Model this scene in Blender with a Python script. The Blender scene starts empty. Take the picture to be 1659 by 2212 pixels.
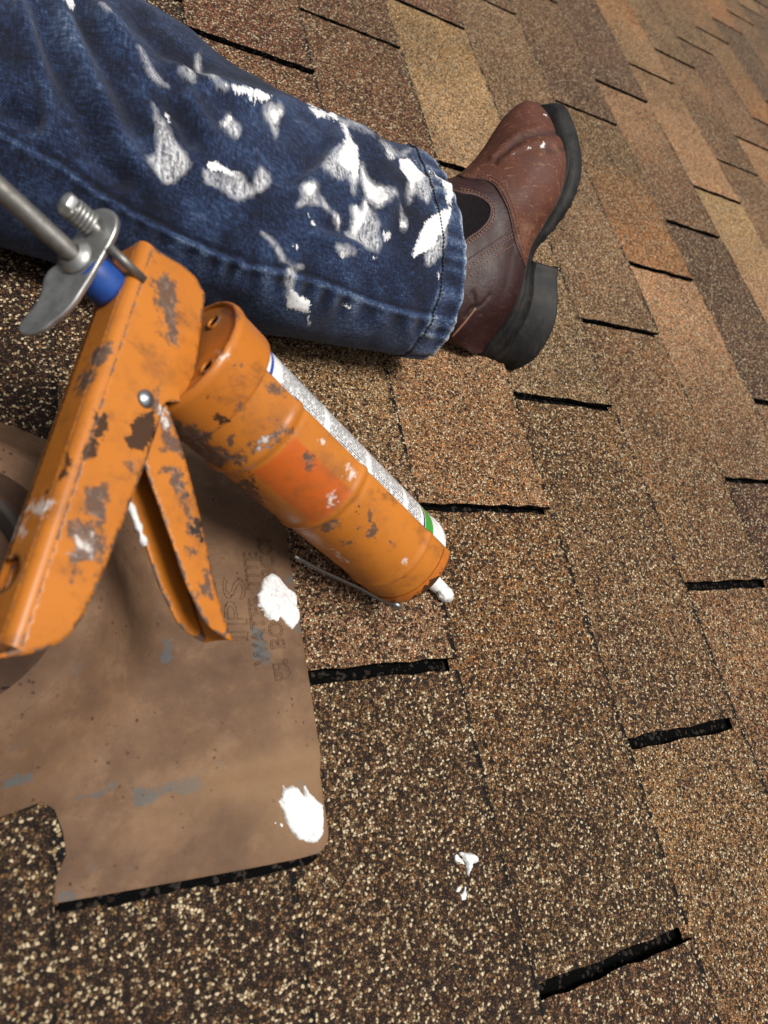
import bpy, bmesh, math, random
import numpy as np
from mathutils import Vector, Matrix, noise
from mathutils.geometry import delaunay_2d_cdt
from mathutils.bvhtree import BVHTree

random.seed(4); RNG = np.random.default_rng(4)
SC = bpy.context.scene
COL = SC.collection

# ------------------------------------------------------------------ camera, sky, sun, exposure
# everything is laid out in roof coordinates (X down the slope, Y along the courses, Z off the roof)
# and the whole place is tipped to the roof's pitch by TILT at the end.
TILT = Matrix.Rotation(math.radians(19), 4, 'Y')
CR = np.array([[0.864665, -0.194998, 0.462959], [-0.034883, 0.896056, 0.442569], [-0.501137, -0.398823, 0.767986]])
CC = np.array([-0.15514679, -0.08913286, 0.40824716])
CF = 1480.518                                     # focal length in pixels of a 1659 x 2212 picture
cam_d = bpy.data.cameras.new('camera'); cam = bpy.data.objects.new('camera', cam_d); COL.objects.link(cam)
cam_d.sensor_fit = 'VERTICAL'; cam_d.sensor_height = 36; cam_d.sensor_width = 27
cam_d.lens = CF / 2212 * 36
cam_d.clip_start = 0.02; cam_d.clip_end = 500
mw = Matrix.Identity(4)
for i in range(3):
    for j in range(3): mw[i][j] = CR[j][i]
    mw[i][3] = CC[i]
cam.matrix_world = TILT @ mw
cam_d.dof.use_dof = True; cam_d.dof.focus_distance = 0.54; cam_d.dof.aperture_fstop = 8.5
SC.camera = cam

world = bpy.data.worlds.new('World'); SC.world = world; world.use_nodes = True
wn = world.node_tree; wn.nodes.clear()
SUN_EL, SUN_AZ = math.radians(60), math.radians(-20)     # azimuth measured from +X towards +Y
sky = wn.nodes.new('ShaderNodeTexSky'); sky.sky_type = 'NISHITA'; sky.sun_disc = False
sky.sun_elevation = SUN_EL; sky.sun_rotation = math.pi/2 - SUN_AZ
sky.air_density = 1.0; sky.dust_density = 4.0; sky.ozone_density = 1.0
hs = wn.nodes.new('ShaderNodeHueSaturation'); hs.inputs['Saturation'].default_value = 0.22
bg = wn.nodes.new('ShaderNodeBackground'); bg.inputs['Strength'].default_value = 0.072
wo = wn.nodes.new('ShaderNodeOutputWorld')
wn.links.new(sky.outputs[0], hs.inputs['Color']); wn.links.new(hs.outputs[0], bg.inputs[0]); wn.links.new(bg.outputs[0], wo.inputs[0])

sun_d = bpy.data.lights.new('sun', 'SUN'); sun = bpy.data.objects.new('sun', sun_d); COL.objects.link(sun)
sun_d.energy = 2.9; sun_d.angle = math.radians(20); sun_d.color = (1.0, 0.95, 0.88)
sv = Vector((math.cos(SUN_EL)*math.cos(SUN_AZ), math.cos(SUN_EL)*math.sin(SUN_AZ), math.sin(SUN_EL)))
sun.rotation_euler = sv.to_track_quat('Z', 'Y').to_euler(); sun.location = (0, 0, 6)

SC.view_settings.view_transform = 'Standard'; SC.view_settings.look = 'None'
SC.view_settings.exposure = 0.30; SC.view_settings.gamma = 1.0; SC.view_settings.use_curve_mapping = False
SC.render.engine = 'CYCLES'; SC.cycles.max_bounces = 5

# ------------------------------------------------------------------ helpers
def ray(x, y):
    return CR.T @ np.array([(x-829.5)/CF, -(y-1106)/CF, -1.0])
def at(x, y, h=0.0):                               # a pixel's point on the plane h above the roof
    d = ray(x, y); return CC + (h-CC[2])/d[2]*d
def onplane(q, P0, n):
    d = ray(*q); t = ((P0-CC)@n)/(d@n); return CC + t*d
def project(P):
    c = (np.asarray(P, float)-CC)@CR.T
    return np.stack([829.5+CF*c[:, 0]/-c[:, 2], 1106-CF*c[:, 1]/-c[:, 2]], 1)
def unit(v):
    v = np.asarray(v, float); return v/np.linalg.norm(v)

def zmap(x0, y0, scale):                           # pixel of a zoomed crop -> picture pixel
    return lambda L: [((x0+x/scale)/1.507, (y0+y/scale)/1.507) for x, y in L]
z1 = zmap(0, 500, 1.659); z2 = zmap(500, 900, 1.659); z3 = zmap(0, 1300, 1.508); z4 = zmap(0, 2000, 1.3825)
z5 = zmap(1300, 250, 1475/700); z6 = zmap(0, 0, 1.659); z7 = zmap(800, 250, 2.074); zt = zmap(650, 1650, 3.16); zg = zmap(850, 2500, 2.074)
z8 = zmap(0, 1400, 3.16)

def sdf_poly(P, poly):                             # signed distance, negative inside
    poly = np.asarray(poly, float); n = len(poly)
    d = np.full(len(P), 1e9); ins = np.zeros(len(P), bool)
    for i in range(n):
        a, b = poly[i], poly[(i+1) % n]; ab = b-a; ap = P-a
        t = np.clip((ap@ab)/max(ab@ab, 1e-12), 0, 1)
        q = ap-t[:, None]*ab; d = np.minimum(d, (q*q).sum(1))
        c = (a[1] > P[:, 1]) != (b[1] > P[:, 1])
        if abs(b[1]-a[1]) > 1e-12:
            xi = a[0]+(P[:, 1]-a[1])*(b[0]-a[0])/(b[1]-a[1]); ins ^= c & (P[:, 0] < xi)
    d = np.sqrt(d); return np.where(ins, -d, d)
def dist_line(P, line):
    line = np.asarray(line, float); d = np.full(len(P), 1e9); s = np.zeros(len(P)); acc = 0; side = np.zeros(len(P))
    for a, b in zip(line[:-1], line[1:]):
        ab = b-a; L = math.hypot(*ab); ap = P-a
        t = np.clip((ap@ab)/(L*L), 0, 1); q = ap-t[:, None]*ab; dd = np.sqrt((q*q).sum(1))
        m = dd < d; d = np.where(m, dd, d); s = np.where(m, acc+t*L, s)
        side = np.where(m, np.sign(ab[0]*ap[:, 1]-ab[1]*ap[:, 0]), side); acc += L
    return d, s, side

def link(name, me, mat=None, parent=None, origin=(0, 0, 0)):
    o = bpy.data.objects.new(name, me); COL.objects.link(o)
    if mat is not None and len(me.materials) == 0: me.materials.append(mat)
    if parent is not None: o.parent = parent
    else: o.location = origin
    return o
def origin_of(parent):
    p = Vector((0, 0, 0))
    while parent is not None: p += parent.location; parent = parent.parent
    return np.array(p)
def mesh(name, V, F, mat=None, parent=None, smooth=False, origin=None, recalc=True, attrs=None):
    V = np.asarray(V, float)
    org = origin_of(parent) if parent is not None else (np.array(origin, float) if origin is not None else np.zeros(3))
    me = bpy.data.meshes.new(name)
    me.from_pydata((V-org).tolist(), [], F)
    if recalc:
        bm = bmesh.new(); bm.from_mesh(me); bmesh.ops.recalc_face_normals(bm, faces=bm.faces); bm.to_mesh(me); bm.free()
    if smooth: me.polygons.foreach_set('use_smooth', [True]*len(me.polygons))
    if attrs:
        for k, a in attrs.items():
            a = np.asarray(a, float)
            if a.ndim == 1:
                at_ = me.attributes.new(k, 'FLOAT', 'POINT'); at_.data.foreach_set('value', a)
            else:
                at_ = me.attributes.new(k, 'FLOAT_VECTOR', 'POINT'); at_.data.foreach_set('vector', a.ravel())
    me.update()
    return link(name, me, mat, parent, org)
def thing(name, label, cat, loc, group=None):
    o = bpy.data.objects.new(name, None); COL.objects.link(o); o.location = Vector(loc); o.empty_display_size = .02
    o['label'] = label; o['category'] = cat
    if group: o['group'] = group
    return o
def tag(o, label, cat, group=None, kind=None):
    if label: o['label'] = label
    if cat: o['category'] = cat
    if group: o['group'] = group
    if kind: o['kind'] = kind
    return o
def bevel(o, w, seg=2, ang=40):
    m = o.modifiers.new('bevel', 'BEVEL'); m.width = w; m.segments = seg; m.limit_method = 'ANGLE'; m.angle_limit = math.radians(ang)
    o.data.polygons.foreach_set('use_smooth', [True]*len(o.data.polygons))
    return o

def tube_data(P, r, n=12, cap=True):
    P = [np.asarray(p, float) for p in P]; rr = r if hasattr(r, '__len__') else [r]*len(P)
    V, F = [], []; prev = None
    for i, p in enumerate(P):
        t = unit(P[min(i+1, len(P)-1)]-P[max(i-1, 0)])
        a = prev if prev is not None else (np.array([0, 0, 1.]) if abs(t[2]) < .9 else np.array([1., 0, 0]))
        a = unit(a-(a@t)*t); prev = a; b = np.cross(t, a)
        for k in range(n):
            an = 2*math.pi*k/n; V.append(p+rr[i]*(math.cos(an)*a+math.sin(an)*b))
    for i in range(len(P)-1):
        for k in range(n):
            F.append((i*n+k, i*n+(k+1) % n, (i+1)*n+(k+1) % n, (i+1)*n+k))
    if cap: F += [tuple(range(n))[::-1], tuple((len(P)-1)*n+k for k in range(n))]
    return V, F
def join_data(parts):
    V, F = [], []
    for v, f in parts:
        b = len(V); V += list(v); F += [tuple(b+i for i in q) for q in f]
    return V, F
def resample(line, step):
    line = np.asarray(line, float); d = np.r_[0, np.cumsum(np.linalg.norm(np.diff(line, axis=0), axis=1))]
    n = max(2, int(d[-1]/step)+1); s = np.linspace(0, d[-1], n)
    return np.stack([np.interp(s, d, line[:, k]) for k in range(line.shape[1])], 1)
def smooth_line(line, step):                       # Catmull-Rom then even steps
    L = np.asarray(line, float); Q = np.vstack([2*L[0]-L[1], L, 2*L[-1]-L[-2]]); out = []
    for i in range(1, len(Q)-2):
        p0, p1, p2, p3 = Q[i-1:i+3]
        for t in np.linspace(0, 1, 12, endpoint=False):
            out.append(.5*((2*p1)+(-p0+p2)*t+(2*p0-5*p1+4*p2-p3)*t*t+(-p0+3*p1-3*p2+p3)*t**3))
    out.append(L[-1]); return resample(out, step)
def fill_poly(outline, spacing):                   # 2-D outline -> verts, tris with inner points
    out = resample(np.vstack([outline, outline[:1]]), spacing)[:-1]
    lo, hi = out.min(0), out.max(0)
    gx, gy = np.meshgrid(np.arange(lo[0], hi[0], spacing), np.arange(lo[1], hi[1], spacing))
    G = np.stack([gx.ravel(), gy.ravel()], 1); G[:, 0] += ((np.arange(len(G))//gx.shape[1]) % 2)*spacing*.5
    G = G[sdf_poly(G, out) < -spacing*.55]
    A = np.vstack([out, G]); n = len(out)
    r = delaunay_2d_cdt([Vector(p) for p in A], [], [list(range(n))], 1, 1e-9)
    return np.array([tuple(v) for v in r[0]]), [tuple(f) for f in r[2]]
def plate_data(V2, F2, f3, thick_vec):             # 2-D fill -> solid plate; f3 maps 2-D to 3-D, thick_vec points to the back
    top = np.array([f3(*p) for p in V2]); bot = top+thick_vec; n = len(top)
    cnt = {}
    for f in F2:
        for a, b in zip(f, f[1:]+f[:1]): cnt[(a, b)] = 1
    F = [tuple(f) for f in F2]+[tuple(n+i for i in f[::-1]) for f in F2]
    for (a, b) in cnt:
        if (b, a) not in cnt: F.append((b, a, n+a, n+b))
    return np.vstack([top, bot]), F
def nz(p, s, seed=0.0):
    return noise.noise(Vector((p[0]*s+seed, p[1]*s-seed, p[2]*s+2*seed)))

# node helper -------------------------------------------------------
class NM:
    def __init__(s, name):
        s.m = bpy.data.materials.new(name); s.m.use_nodes = True; s.t = s.m.node_tree; s.t.nodes.clear()
        s.out = s.t.nodes.new('ShaderNodeOutputMaterial'); s.b = s.t.nodes.new('ShaderNodeBsdfPrincipled')
        s.t.links.new(s.b.outputs[0], s.out.inputs[0])
    def put(s, sock, v):
        if v is None: return
        if hasattr(v, 'is_output') or isinstance(v, bpy.types.NodeSocket): s.t.links.new(v, sock)
        elif isinstance(v, (tuple, list)) and len(v) == 3 and sock.type == 'RGBA': sock.default_value = (*v, 1)
        else: sock.default_value = v
    def node(s, typ, ins=None, out=0, **kw):
        n = s.t.nodes.new(typ)
        for k, v in kw.items(): setattr(n, k, v)
        for k, v in (ins or {}).items(): s.put(n.inputs[k], v)
        return n.outputs[out] if out is not None else n
    def math(s, op, a, b=0.0, c=0.0, clamp=False):
        return s.node('ShaderNodeMath', {0: a, 1: b, 2: c}, operation=op, use_clamp=clamp)
    def attr(s, name, typ='GEOMETRY', out='Fac'):
        n = s.t.nodes.new('ShaderNodeAttribute'); n.attribute_name = name; n.attribute_type = typ; return n.outputs[out]
    def pos(s): return s.node('ShaderNodeNewGeometry', out='Position')
    def obj(s): return s.node('ShaderNodeTexCoord', out='Object')
    def noise(s, vec, scale, detail=3, rough=.55, out=0, dist=0.0):
        return s.node('ShaderNodeTexNoise', {'Vector': vec, 'Scale': scale, 'Detail': detail, 'Roughness': rough, 'Distortion': dist}, out=out)
    def vor(s, vec, scale, out=0, feature='F1', rnd=1.0):
        return s.node('ShaderNodeTexVoronoi', {'Vector': vec, 'Scale': scale, 'Randomness': rnd}, out=out, feature=feature)
    def mix(s, f, a, b, blend='MIX', clamp=True):
        n = s.t.nodes.new('ShaderNodeMix'); n.data_type = 'RGBA'; n.blend_type = blend; n.clamp_factor = clamp
        s.put(n.inputs[0], f); s.put(n.inputs[6], a); s.put(n.inputs[7], b); return n.outputs[2]
    def step(s, v, lo, hi, a=0.0, b=1.0):
        return s.node('ShaderNodeMapRange', {'Value': v, 'From Min': lo, 'From Max': hi, 'To Min': a, 'To Max': b}, interpolation_type='SMOOTHSTEP')
    def ramp(s, f, stops, interp='LINEAR'):
        n = s.t.nodes.new('ShaderNodeValToRGB'); n.color_ramp.interpolation = interp
        e = n.color_ramp.elements
        while len(e) < len(stops): e.new(.5)
        for el, (p, c) in zip(e, stops): el.position = p; el.color = (*c, 1) if len(c) == 3 else c
        s.put(n.inputs[0], f); return n.outputs[0]
    def bump(s, h, strength=.5, dist=.001, normal=None):
        return s.node('ShaderNodeBump', {'Height': h, 'Strength': strength, 'Distance': dist, 'Normal': normal})
    def scale(s, vec, v):
        return s.node('ShaderNodeMapping', {'Vector': vec, 'Scale': v})
    def set(s, **kw):
        for k, v in kw.items(): s.put(s.b.inputs[k.replace('_', ' ')], v)
        return s.m

# ------------------------------------------------------------------ materials
def mat_granules(name, dark=1.0):
    m = NM(name); p = m.pos()
    base = m.node('ShaderNodeObjectInfo', out='Color')
    c2 = m.attr('tone', 'OBJECT', 'Color')
    loc = m.obj(); sx = m.node('ShaderNodeSeparateXYZ', {0: loc}, out=1)
    wob = m.noise(p, 14, 2)
    f = m.step(m.math('ADD', sx, m.math('MULTIPLY', m.math('SUBTRACT', wob, .5), .16)), .06, .26)
    base = m.mix(f, base, c2)
    big = m.noise(p, 9, 4, .6)
    base = m.mix(1.0, base, m.ramp(big, [(.3, (.74, .72, .72)), (.7, (1.25, 1.22, 1.18))]), 'MULTIPLY')
    warp = m.node('ShaderNodeVectorMath', {0: p, 1: m.node('ShaderNodeVectorMath', {0: m.noise(p, 420, 1, out=1), 'Scale': .0008}, operation='SCALE')}, operation='ADD')
    cell = m.vor(warp, 590, out=1); sc = m.node('ShaderNodeSeparateColor', {0: cell}, out=None)
    edge = m.vor(warp, 590, feature='DISTANCE_TO_EDGE')
    r0 = sc.outputs[0]; r1 = sc.outputs[1]; r2 = sc.outputs[2]
    bl = m.node('ShaderNodeRGBToBW', {0: base})
    df = m.math('MINIMUM', m.math('MAXIMUM', m.math('MULTIPLY_ADD', bl, -1.6, .44), .07), .42)
    cf = m.math('MULTIPLY_ADD', bl, .16, .185)
    g = m.ramp(r1, [(0, (.42, .38, .36)), (.5, (1.0, .98, .95)), (.8, (1.5, 1.45, 1.35)), (1, (2.1, 2.0, 1.85))])
    col = m.mix(1.0, base, g, 'MULTIPLY')
    col = m.mix(m.math('MULTIPLY', m.step(r2, .78, .84), .65), col, (.25, .125, .050))
    cream = m.math('MULTIPLY', m.step(m.math('SUBTRACT', m.math('ADD', r0, cf), 1.0), -.01, .01), .95)
    col = m.mix(cream, col, m.mix(r1, (.26, .175, .085), (.68, .55, .36)))
    dk = m.math('MULTIPLY', m.step(m.math('SUBTRACT', r0, df), .012, -.012), .93)
    col = m.mix(dk, col, m.mix(r2, (.009, .007, .006), (.045, .024, .016)))
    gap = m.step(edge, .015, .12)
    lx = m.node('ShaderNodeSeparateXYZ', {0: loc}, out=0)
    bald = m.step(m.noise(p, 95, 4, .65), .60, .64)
    worn = m.math('MAXIMUM', m.math('MULTIPLY', m.step(lx, .1365, .1405), m.step(m.noise(p, 60, 3), .44, .52)), m.step(lx, .1410, .1420))  # granules lost at the butt, plus each course's shadow line painted in
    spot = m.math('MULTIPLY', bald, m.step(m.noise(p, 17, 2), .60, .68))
    gap = m.math('MULTIPLY', gap, m.math('SUBTRACT', 1.0, m.math('MULTIPLY', m.math('MAXIMUM', worn, spot), m.step(r0, .85, .6))))  # worn holds the lost granules and the painted shadow line
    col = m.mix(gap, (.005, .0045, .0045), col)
    h = m.math('ADD', m.step(edge, 0, .26), m.math('MULTIPLY', sc.outputs[1], .8))
    return m.set(Base_Color=col, Roughness=.72, Normal=m.bump(h, .7, .0009), Specular_IOR_Level=.2)
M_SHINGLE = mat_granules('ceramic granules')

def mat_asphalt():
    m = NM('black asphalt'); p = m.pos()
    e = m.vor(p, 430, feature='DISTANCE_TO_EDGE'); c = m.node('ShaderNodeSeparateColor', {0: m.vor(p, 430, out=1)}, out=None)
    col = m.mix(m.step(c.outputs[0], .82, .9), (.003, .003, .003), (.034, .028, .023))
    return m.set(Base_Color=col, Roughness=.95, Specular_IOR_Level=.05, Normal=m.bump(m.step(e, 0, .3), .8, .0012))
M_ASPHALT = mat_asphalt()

def mat_flange():
    m = NM('brown painted flashing'); p = m.pos()
    n1 = m.noise(p, 22, 4, .6); n2 = m.noise(p, 160, 3, .6); n3 = m.noise(p, 900, 2)
    col = m.ramp(n1, [(.3, (.098, .056, .034)), (.5, (.140, .080, .046)), (.7, (.190, .112, .063))])
    col = m.mix(m.step(n2, .50, .72, 0, .35), col, (.13, .078, .052))
    col = m.mix(m.step(n3, .60, .75, 0, .30), col, (.10, .06, .042))
    sp = m.vor(p, 210); spc = m.node('ShaderNodeSeparateColor', {0: m.vor(p, 210, out=1)}, out=0)
    dots = m.math('MULTIPLY', m.step(m.math('ADD', sp, m.math('MULTIPLY', m.noise(p, 600, 3, .7), .5)), .44, .36), m.math('MULTIPLY', m.step(spc, .52, .58), m.step(m.noise(p, 26, 2), .40, .60)))
    col = m.mix(m.math('MULTIPLY', dots, .85), col, (.040, .020, .014))
    fr = m.noise(p, 1500, 2, .6); col = m.mix(m.math('MULTIPLY', m.step(fr, .60, .72), m.step(m.noise(p, 34, 3), .40, .62, .15, .75)), col, (.060, .030, .019))
    wea = m.noise(p, 48, 6, .72); col = m.mix(m.step(wea, .50, .70, 0, .5), col, (.225, .135, .078)); col = m.mix(m.step(wea, .46, .30, 0, .5), col, (.075, .043, .030))
    scr = m.noise(m.node('ShaderNodeMapping', {'Vector': p, 'Scale': (30, 900, 300), 'Rotation': (0, 0, .35)}), 1.0, 3, .6); col = m.mix(m.step(scr, .70, .76, 0, .5), col, (.26, .17, .11))
    grey = m.attr('grey'); gm = m.step(m.math('ADD', grey, m.math('MULTIPLY', m.math('SUBTRACT', m.noise(p, 130, 4, .65), .5), .012)), .0008, -.0012)
    gm = m.math('MULTIPLY', gm, m.step(m.noise(p, 420, 3, .7), .30, .48))
    gm2 = m.math('MAXIMUM', m.math('MULTIPLY', gm, .85), m.step(m.noise(p, 38, 5, .65), .66, .74, 0, .55))
    col = m.mix(gm2, col, (.088, .098, .10))
    tan = m.attr('fold_tan'); col = m.mix(m.math('MULTIPLY', tan, .55), col, (.27, .165, .085))
    h = m.math('ADD', m.math('MULTIPLY', n2, .5), m.math('SUBTRACT', m.math('MULTIPLY', n3, .25), m.math('MULTIPLY', dots, .8)))
    return m.set(Base_Color=col, Roughness=m.step(n2, .3, .7, .6, .75), Specular_IOR_Level=.16, Normal=m.bump(h, .6, .0009))
M_FLANGE = mat_flange()
def mat_collar():
    m = NM('dark brown collar rubber'); p = m.pos()
    n = m.noise(p, 60, 4, .6)
    col = m.ramp(n, [(.3, (.050, .028, .019)), (.7, (.085, .048, .031))])
    s = m.noise(m.node('ShaderNodeMapping', {'Vector': p, 'Scale': (60, 150, 100), 'Rotation': (0, 0, .7)}), 1.0, 4, .7)
    col = m.mix(m.step(s, .64, .69), col, (.012, .010, .010))
    return m.set(Base_Color=col, Roughness=.75, Specular_IOR_Level=.15, Normal=m.bump(n, .3, .001))
M_COLLAR = mat_collar()

def mat_orange(name, col0=(.50, .168, .022), col1=(.50, .105, .014), chips=.705, use_wear=True, rough=.34):
    m = NM(name); p = m.pos()
    n = m.noise(p, 18, 3); col = m.mix(m.step(n, .35, .7), col0, (col0[0]*.88, col0[1]*.86, col0[2]*.8))
    red = m.attr('red'); col = m.mix(red, col, col1)
    fine = m.noise(p, 260, 4, .65); mid = m.noise(p, 75, 5, .7)
    col = m.mix(m.step(mid, .50, .78, 0, .55), col, (.30, .105, .025))
    col = m.mix(m.step(m.noise(p, 30, 5, .7), .50, .72, 0, .6), col, (.20, .078, .026))
    sm = m.noise(m.node('ShaderNodeMapping', {'Vector': p, 'Scale': (22, 60, 40), 'Rotation': (.4, .2, .8)}), 1.0, 5, .75); col = m.mix(m.step(sm, .56, .76, 0, .7), col, (.095, .045, .024))
    if use_wear:
        w = m.attr('wear'); jag = m.math('ADD', m.math('MULTIPLY', m.math('SUBTRACT', mid, .5), .020), m.math('MULTIPLY', m.math('SUBTRACT', fine, .5), .012))
        wm = m.step(m.math('ADD', w, jag), .0014, -.0018)
    else: wm = 0.0
    ch = m.math('MAXIMUM', m.step(mid, chips, chips+.02), m.math('MULTIPLY', m.step(m.node('ShaderNodeNewGeometry', out='Pointiness'), .545, .575), m.step(m.noise(p, 150, 4, .7), .46, .52)))
    wm = m.math('MAXIMUM', wm, ch)
    metal = m.ramp(fine, [(.3, (.062, .036, .026)), (.5, (.125, .072, .050)), (.66, (.20, .135, .10)), (.78, (.36, .29, .24))])
    dk = m.attr('black'); dm = m.step(m.math('ADD', dk, m.math('ADD', m.math('MULTIPLY', m.math('SUBTRACT', mid, .5), .022), m.math('MULTIPLY', m.math('SUBTRACT', fine, .5), .010))), .0006, -.0006)
    col = m.mix(m.math('MULTIPLY', wm, m.step(fine, .26, .46, .62, 1.0)), col, metal)
    col = m.mix(m.math('MULTIPLY', dm, .92), col, (.022, .014, .010))
    wh = m.attr('white'); hm = m.step(m.math('ADD', wh, m.math('ADD', m.math('MULTIPLY', m.math('SUBTRACT', mid, .5), .014), m.math('MULTIPLY', m.math('SUBTRACT', fine, .5), .016))), .001, -.003, 0, .8)
    col = m.mix(hm, col, (.72, .66, .62))
    h = m.math('SUBTRACT', m.math('MULTIPLY', fine, .12), m.math('MULTIPLY', wm, .5))
    return m.set(Base_Color=col, Roughness=m.math('ADD', rough, m.math('MULTIPLY', wm, .25)), Normal=m.bump(h, .35, .0006), Coat_Weight=.06, Coat_Roughness=.3, Specular_IOR_Level=.35)
M_ORANGE = mat_orange('worn orange enamel')
M_ORANGE_B = mat_orange('orange enamel of the back', (.55, .14, .016), (.44, .08, .01), .68)
M_STICKER = None

def mat_metal(name, col, rough, met=1.0, sc=200):
    m = NM(name); p = m.pos(); n = m.noise(p, sc, 4, .6)
    c = m.mix(m.step(n, .3, .75), col, tuple(x*.55 for x in col))
    return m.set(Base_Color=c, Metallic=met, Roughness=m.step(n, .3, .7, rough, rough+.15), Normal=m.bump(n, .12, .0006))
M_ROD = mat_metal('dull rod steel', (.25, .24, .22), .42, .75)
M_ZINC = mat_metal('zinc lever', (.50, .50, .48), .33, .85, 120)
M_STEEL = mat_metal('bright steel', (.42, .44, .46), .28, .95)
M_WIRE = mat_metal('dark wire', (.16, .15, .14), .35, .9)
def mat_plain(name, col, rough=.5, var=.25, sc=90, bump=.15, **kw):
    m = NM(name); p = m.pos(); n = m.noise(p, sc, 4, .6)
    c = m.mix(m.step(n, .3, .75), tuple(min(1, x*(1+var)) for x in col), tuple(x*(1-var) for x in col))
    return m.set(Base_Color=c, Roughness=rough, Normal=m.bump(n, bump, .001), **kw)
M_BLUE = mat_plain('blue plastic', (.010, .055, .25), .42)
M_SEALANT = mat_plain('white sealant', (.74, .74, .735), .45, .06, 320, .9)
M_PIPE = mat_plain('vent pipe plastic', (.045, .035, .028), .8, .1)
M_NOZZLE = mat_plain('nozzle plastic', (.80, .80, .78), .45, .06, 300, .5)
M_RUBBER = None

def mat_rubber():
    m = NM('black boot rubber'); p = m.pos()
    st = m.noise(m.node('ShaderNodeMapping', {'Vector': m.obj(), 'Scale': (500, 60, 60)}), 1.0, 3)
    n = m.noise(p, 60, 4, .65)
    c = m.mix(m.step(n, .4, .75), (.006, .0055, .0055), (.024, .021, .019))
    c = m.mix(m.step(st, .58, .75, 0, .35), c, (.05, .045, .042))
    return m.set(Base_Color=c, Specular_IOR_Level=.3, Roughness=.62, Normal=m.bump(m.math('ADD', n, st), .25, .0008))
M_RUBBER = mat_rubber()
def mat_leather():
    m = NM('oiled brown leather'); p = m.pos()
    v = m.attr('vamp'); n = m.noise(p, 34, 5, .65); f = m.noise(p, 320, 4, .65)
    dark = m.mix(n, (.014, .0036, .004), (.036, .0100, .0092))
    red = m.mix(n, (.048, .0125, .008), (.130, .043, .023))
    col = m.mix(v, dark, red)
    sc = m.noise(m.node('ShaderNodeMapping', {'Vector': p, 'Scale': (90, 420, 160), 'Rotation': (.5, .3, .9)}), 1.0, 4, .7)
    sc2 = m.noise(m.node('ShaderNodeMapping', {'Vector': p, 'Scale': (380, 80, 200), 'Rotation': (.2, .8, .3)}), 1.0, 4, .7)
    scr = m.math('MAXIMUM', m.math('MULTIPLY', m.step(sc, .56, .72), .7), m.math('MAXIMUM', m.math('MULTIPLY', m.step(sc2, .60, .74), .7), m.step(m.noise(p, 26, 5, .7), .56, .74, 0, .55)))
    col = m.mix(m.math('MULTIPLY', scr, m.math('MULTIPLY_ADD', v, .75, .16)), col, (.36, .185, .095))
    wh = m.attr('white'); hm = m.step(m.math('ADD', wh, m.math('MULTIPLY', m.math('SUBTRACT', f, .5), .006)), .0005, -.0008)
    col = m.mix(hm, col, (.75, .73, .70))
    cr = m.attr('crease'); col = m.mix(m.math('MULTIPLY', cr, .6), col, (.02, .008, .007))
    return m.set(Base_Color=col, Roughness=m.math('MULTIPLY_ADD', v, .12, m.step(n, .3, .7, .42, .60)), Specular_IOR_Level=.32, Normal=m.bump(m.math('ADD', f, m.math('MULTIPLY', n, .6)), .55, .0008))
M_LEATHER = mat_leather()
M_THREAD = mat_plain('tan thread', (.22, .11, .065), .8, .3, 600)
M_EDGE = mat_plain('cut leather edge', (.045, .017, .013), .6, .4, 300)
M_ELASTIC = mat_plain('black elastic', (.011, .009, .010), 1.0, .5, 900, .9, Specular_IOR_Level=.08)

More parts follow.
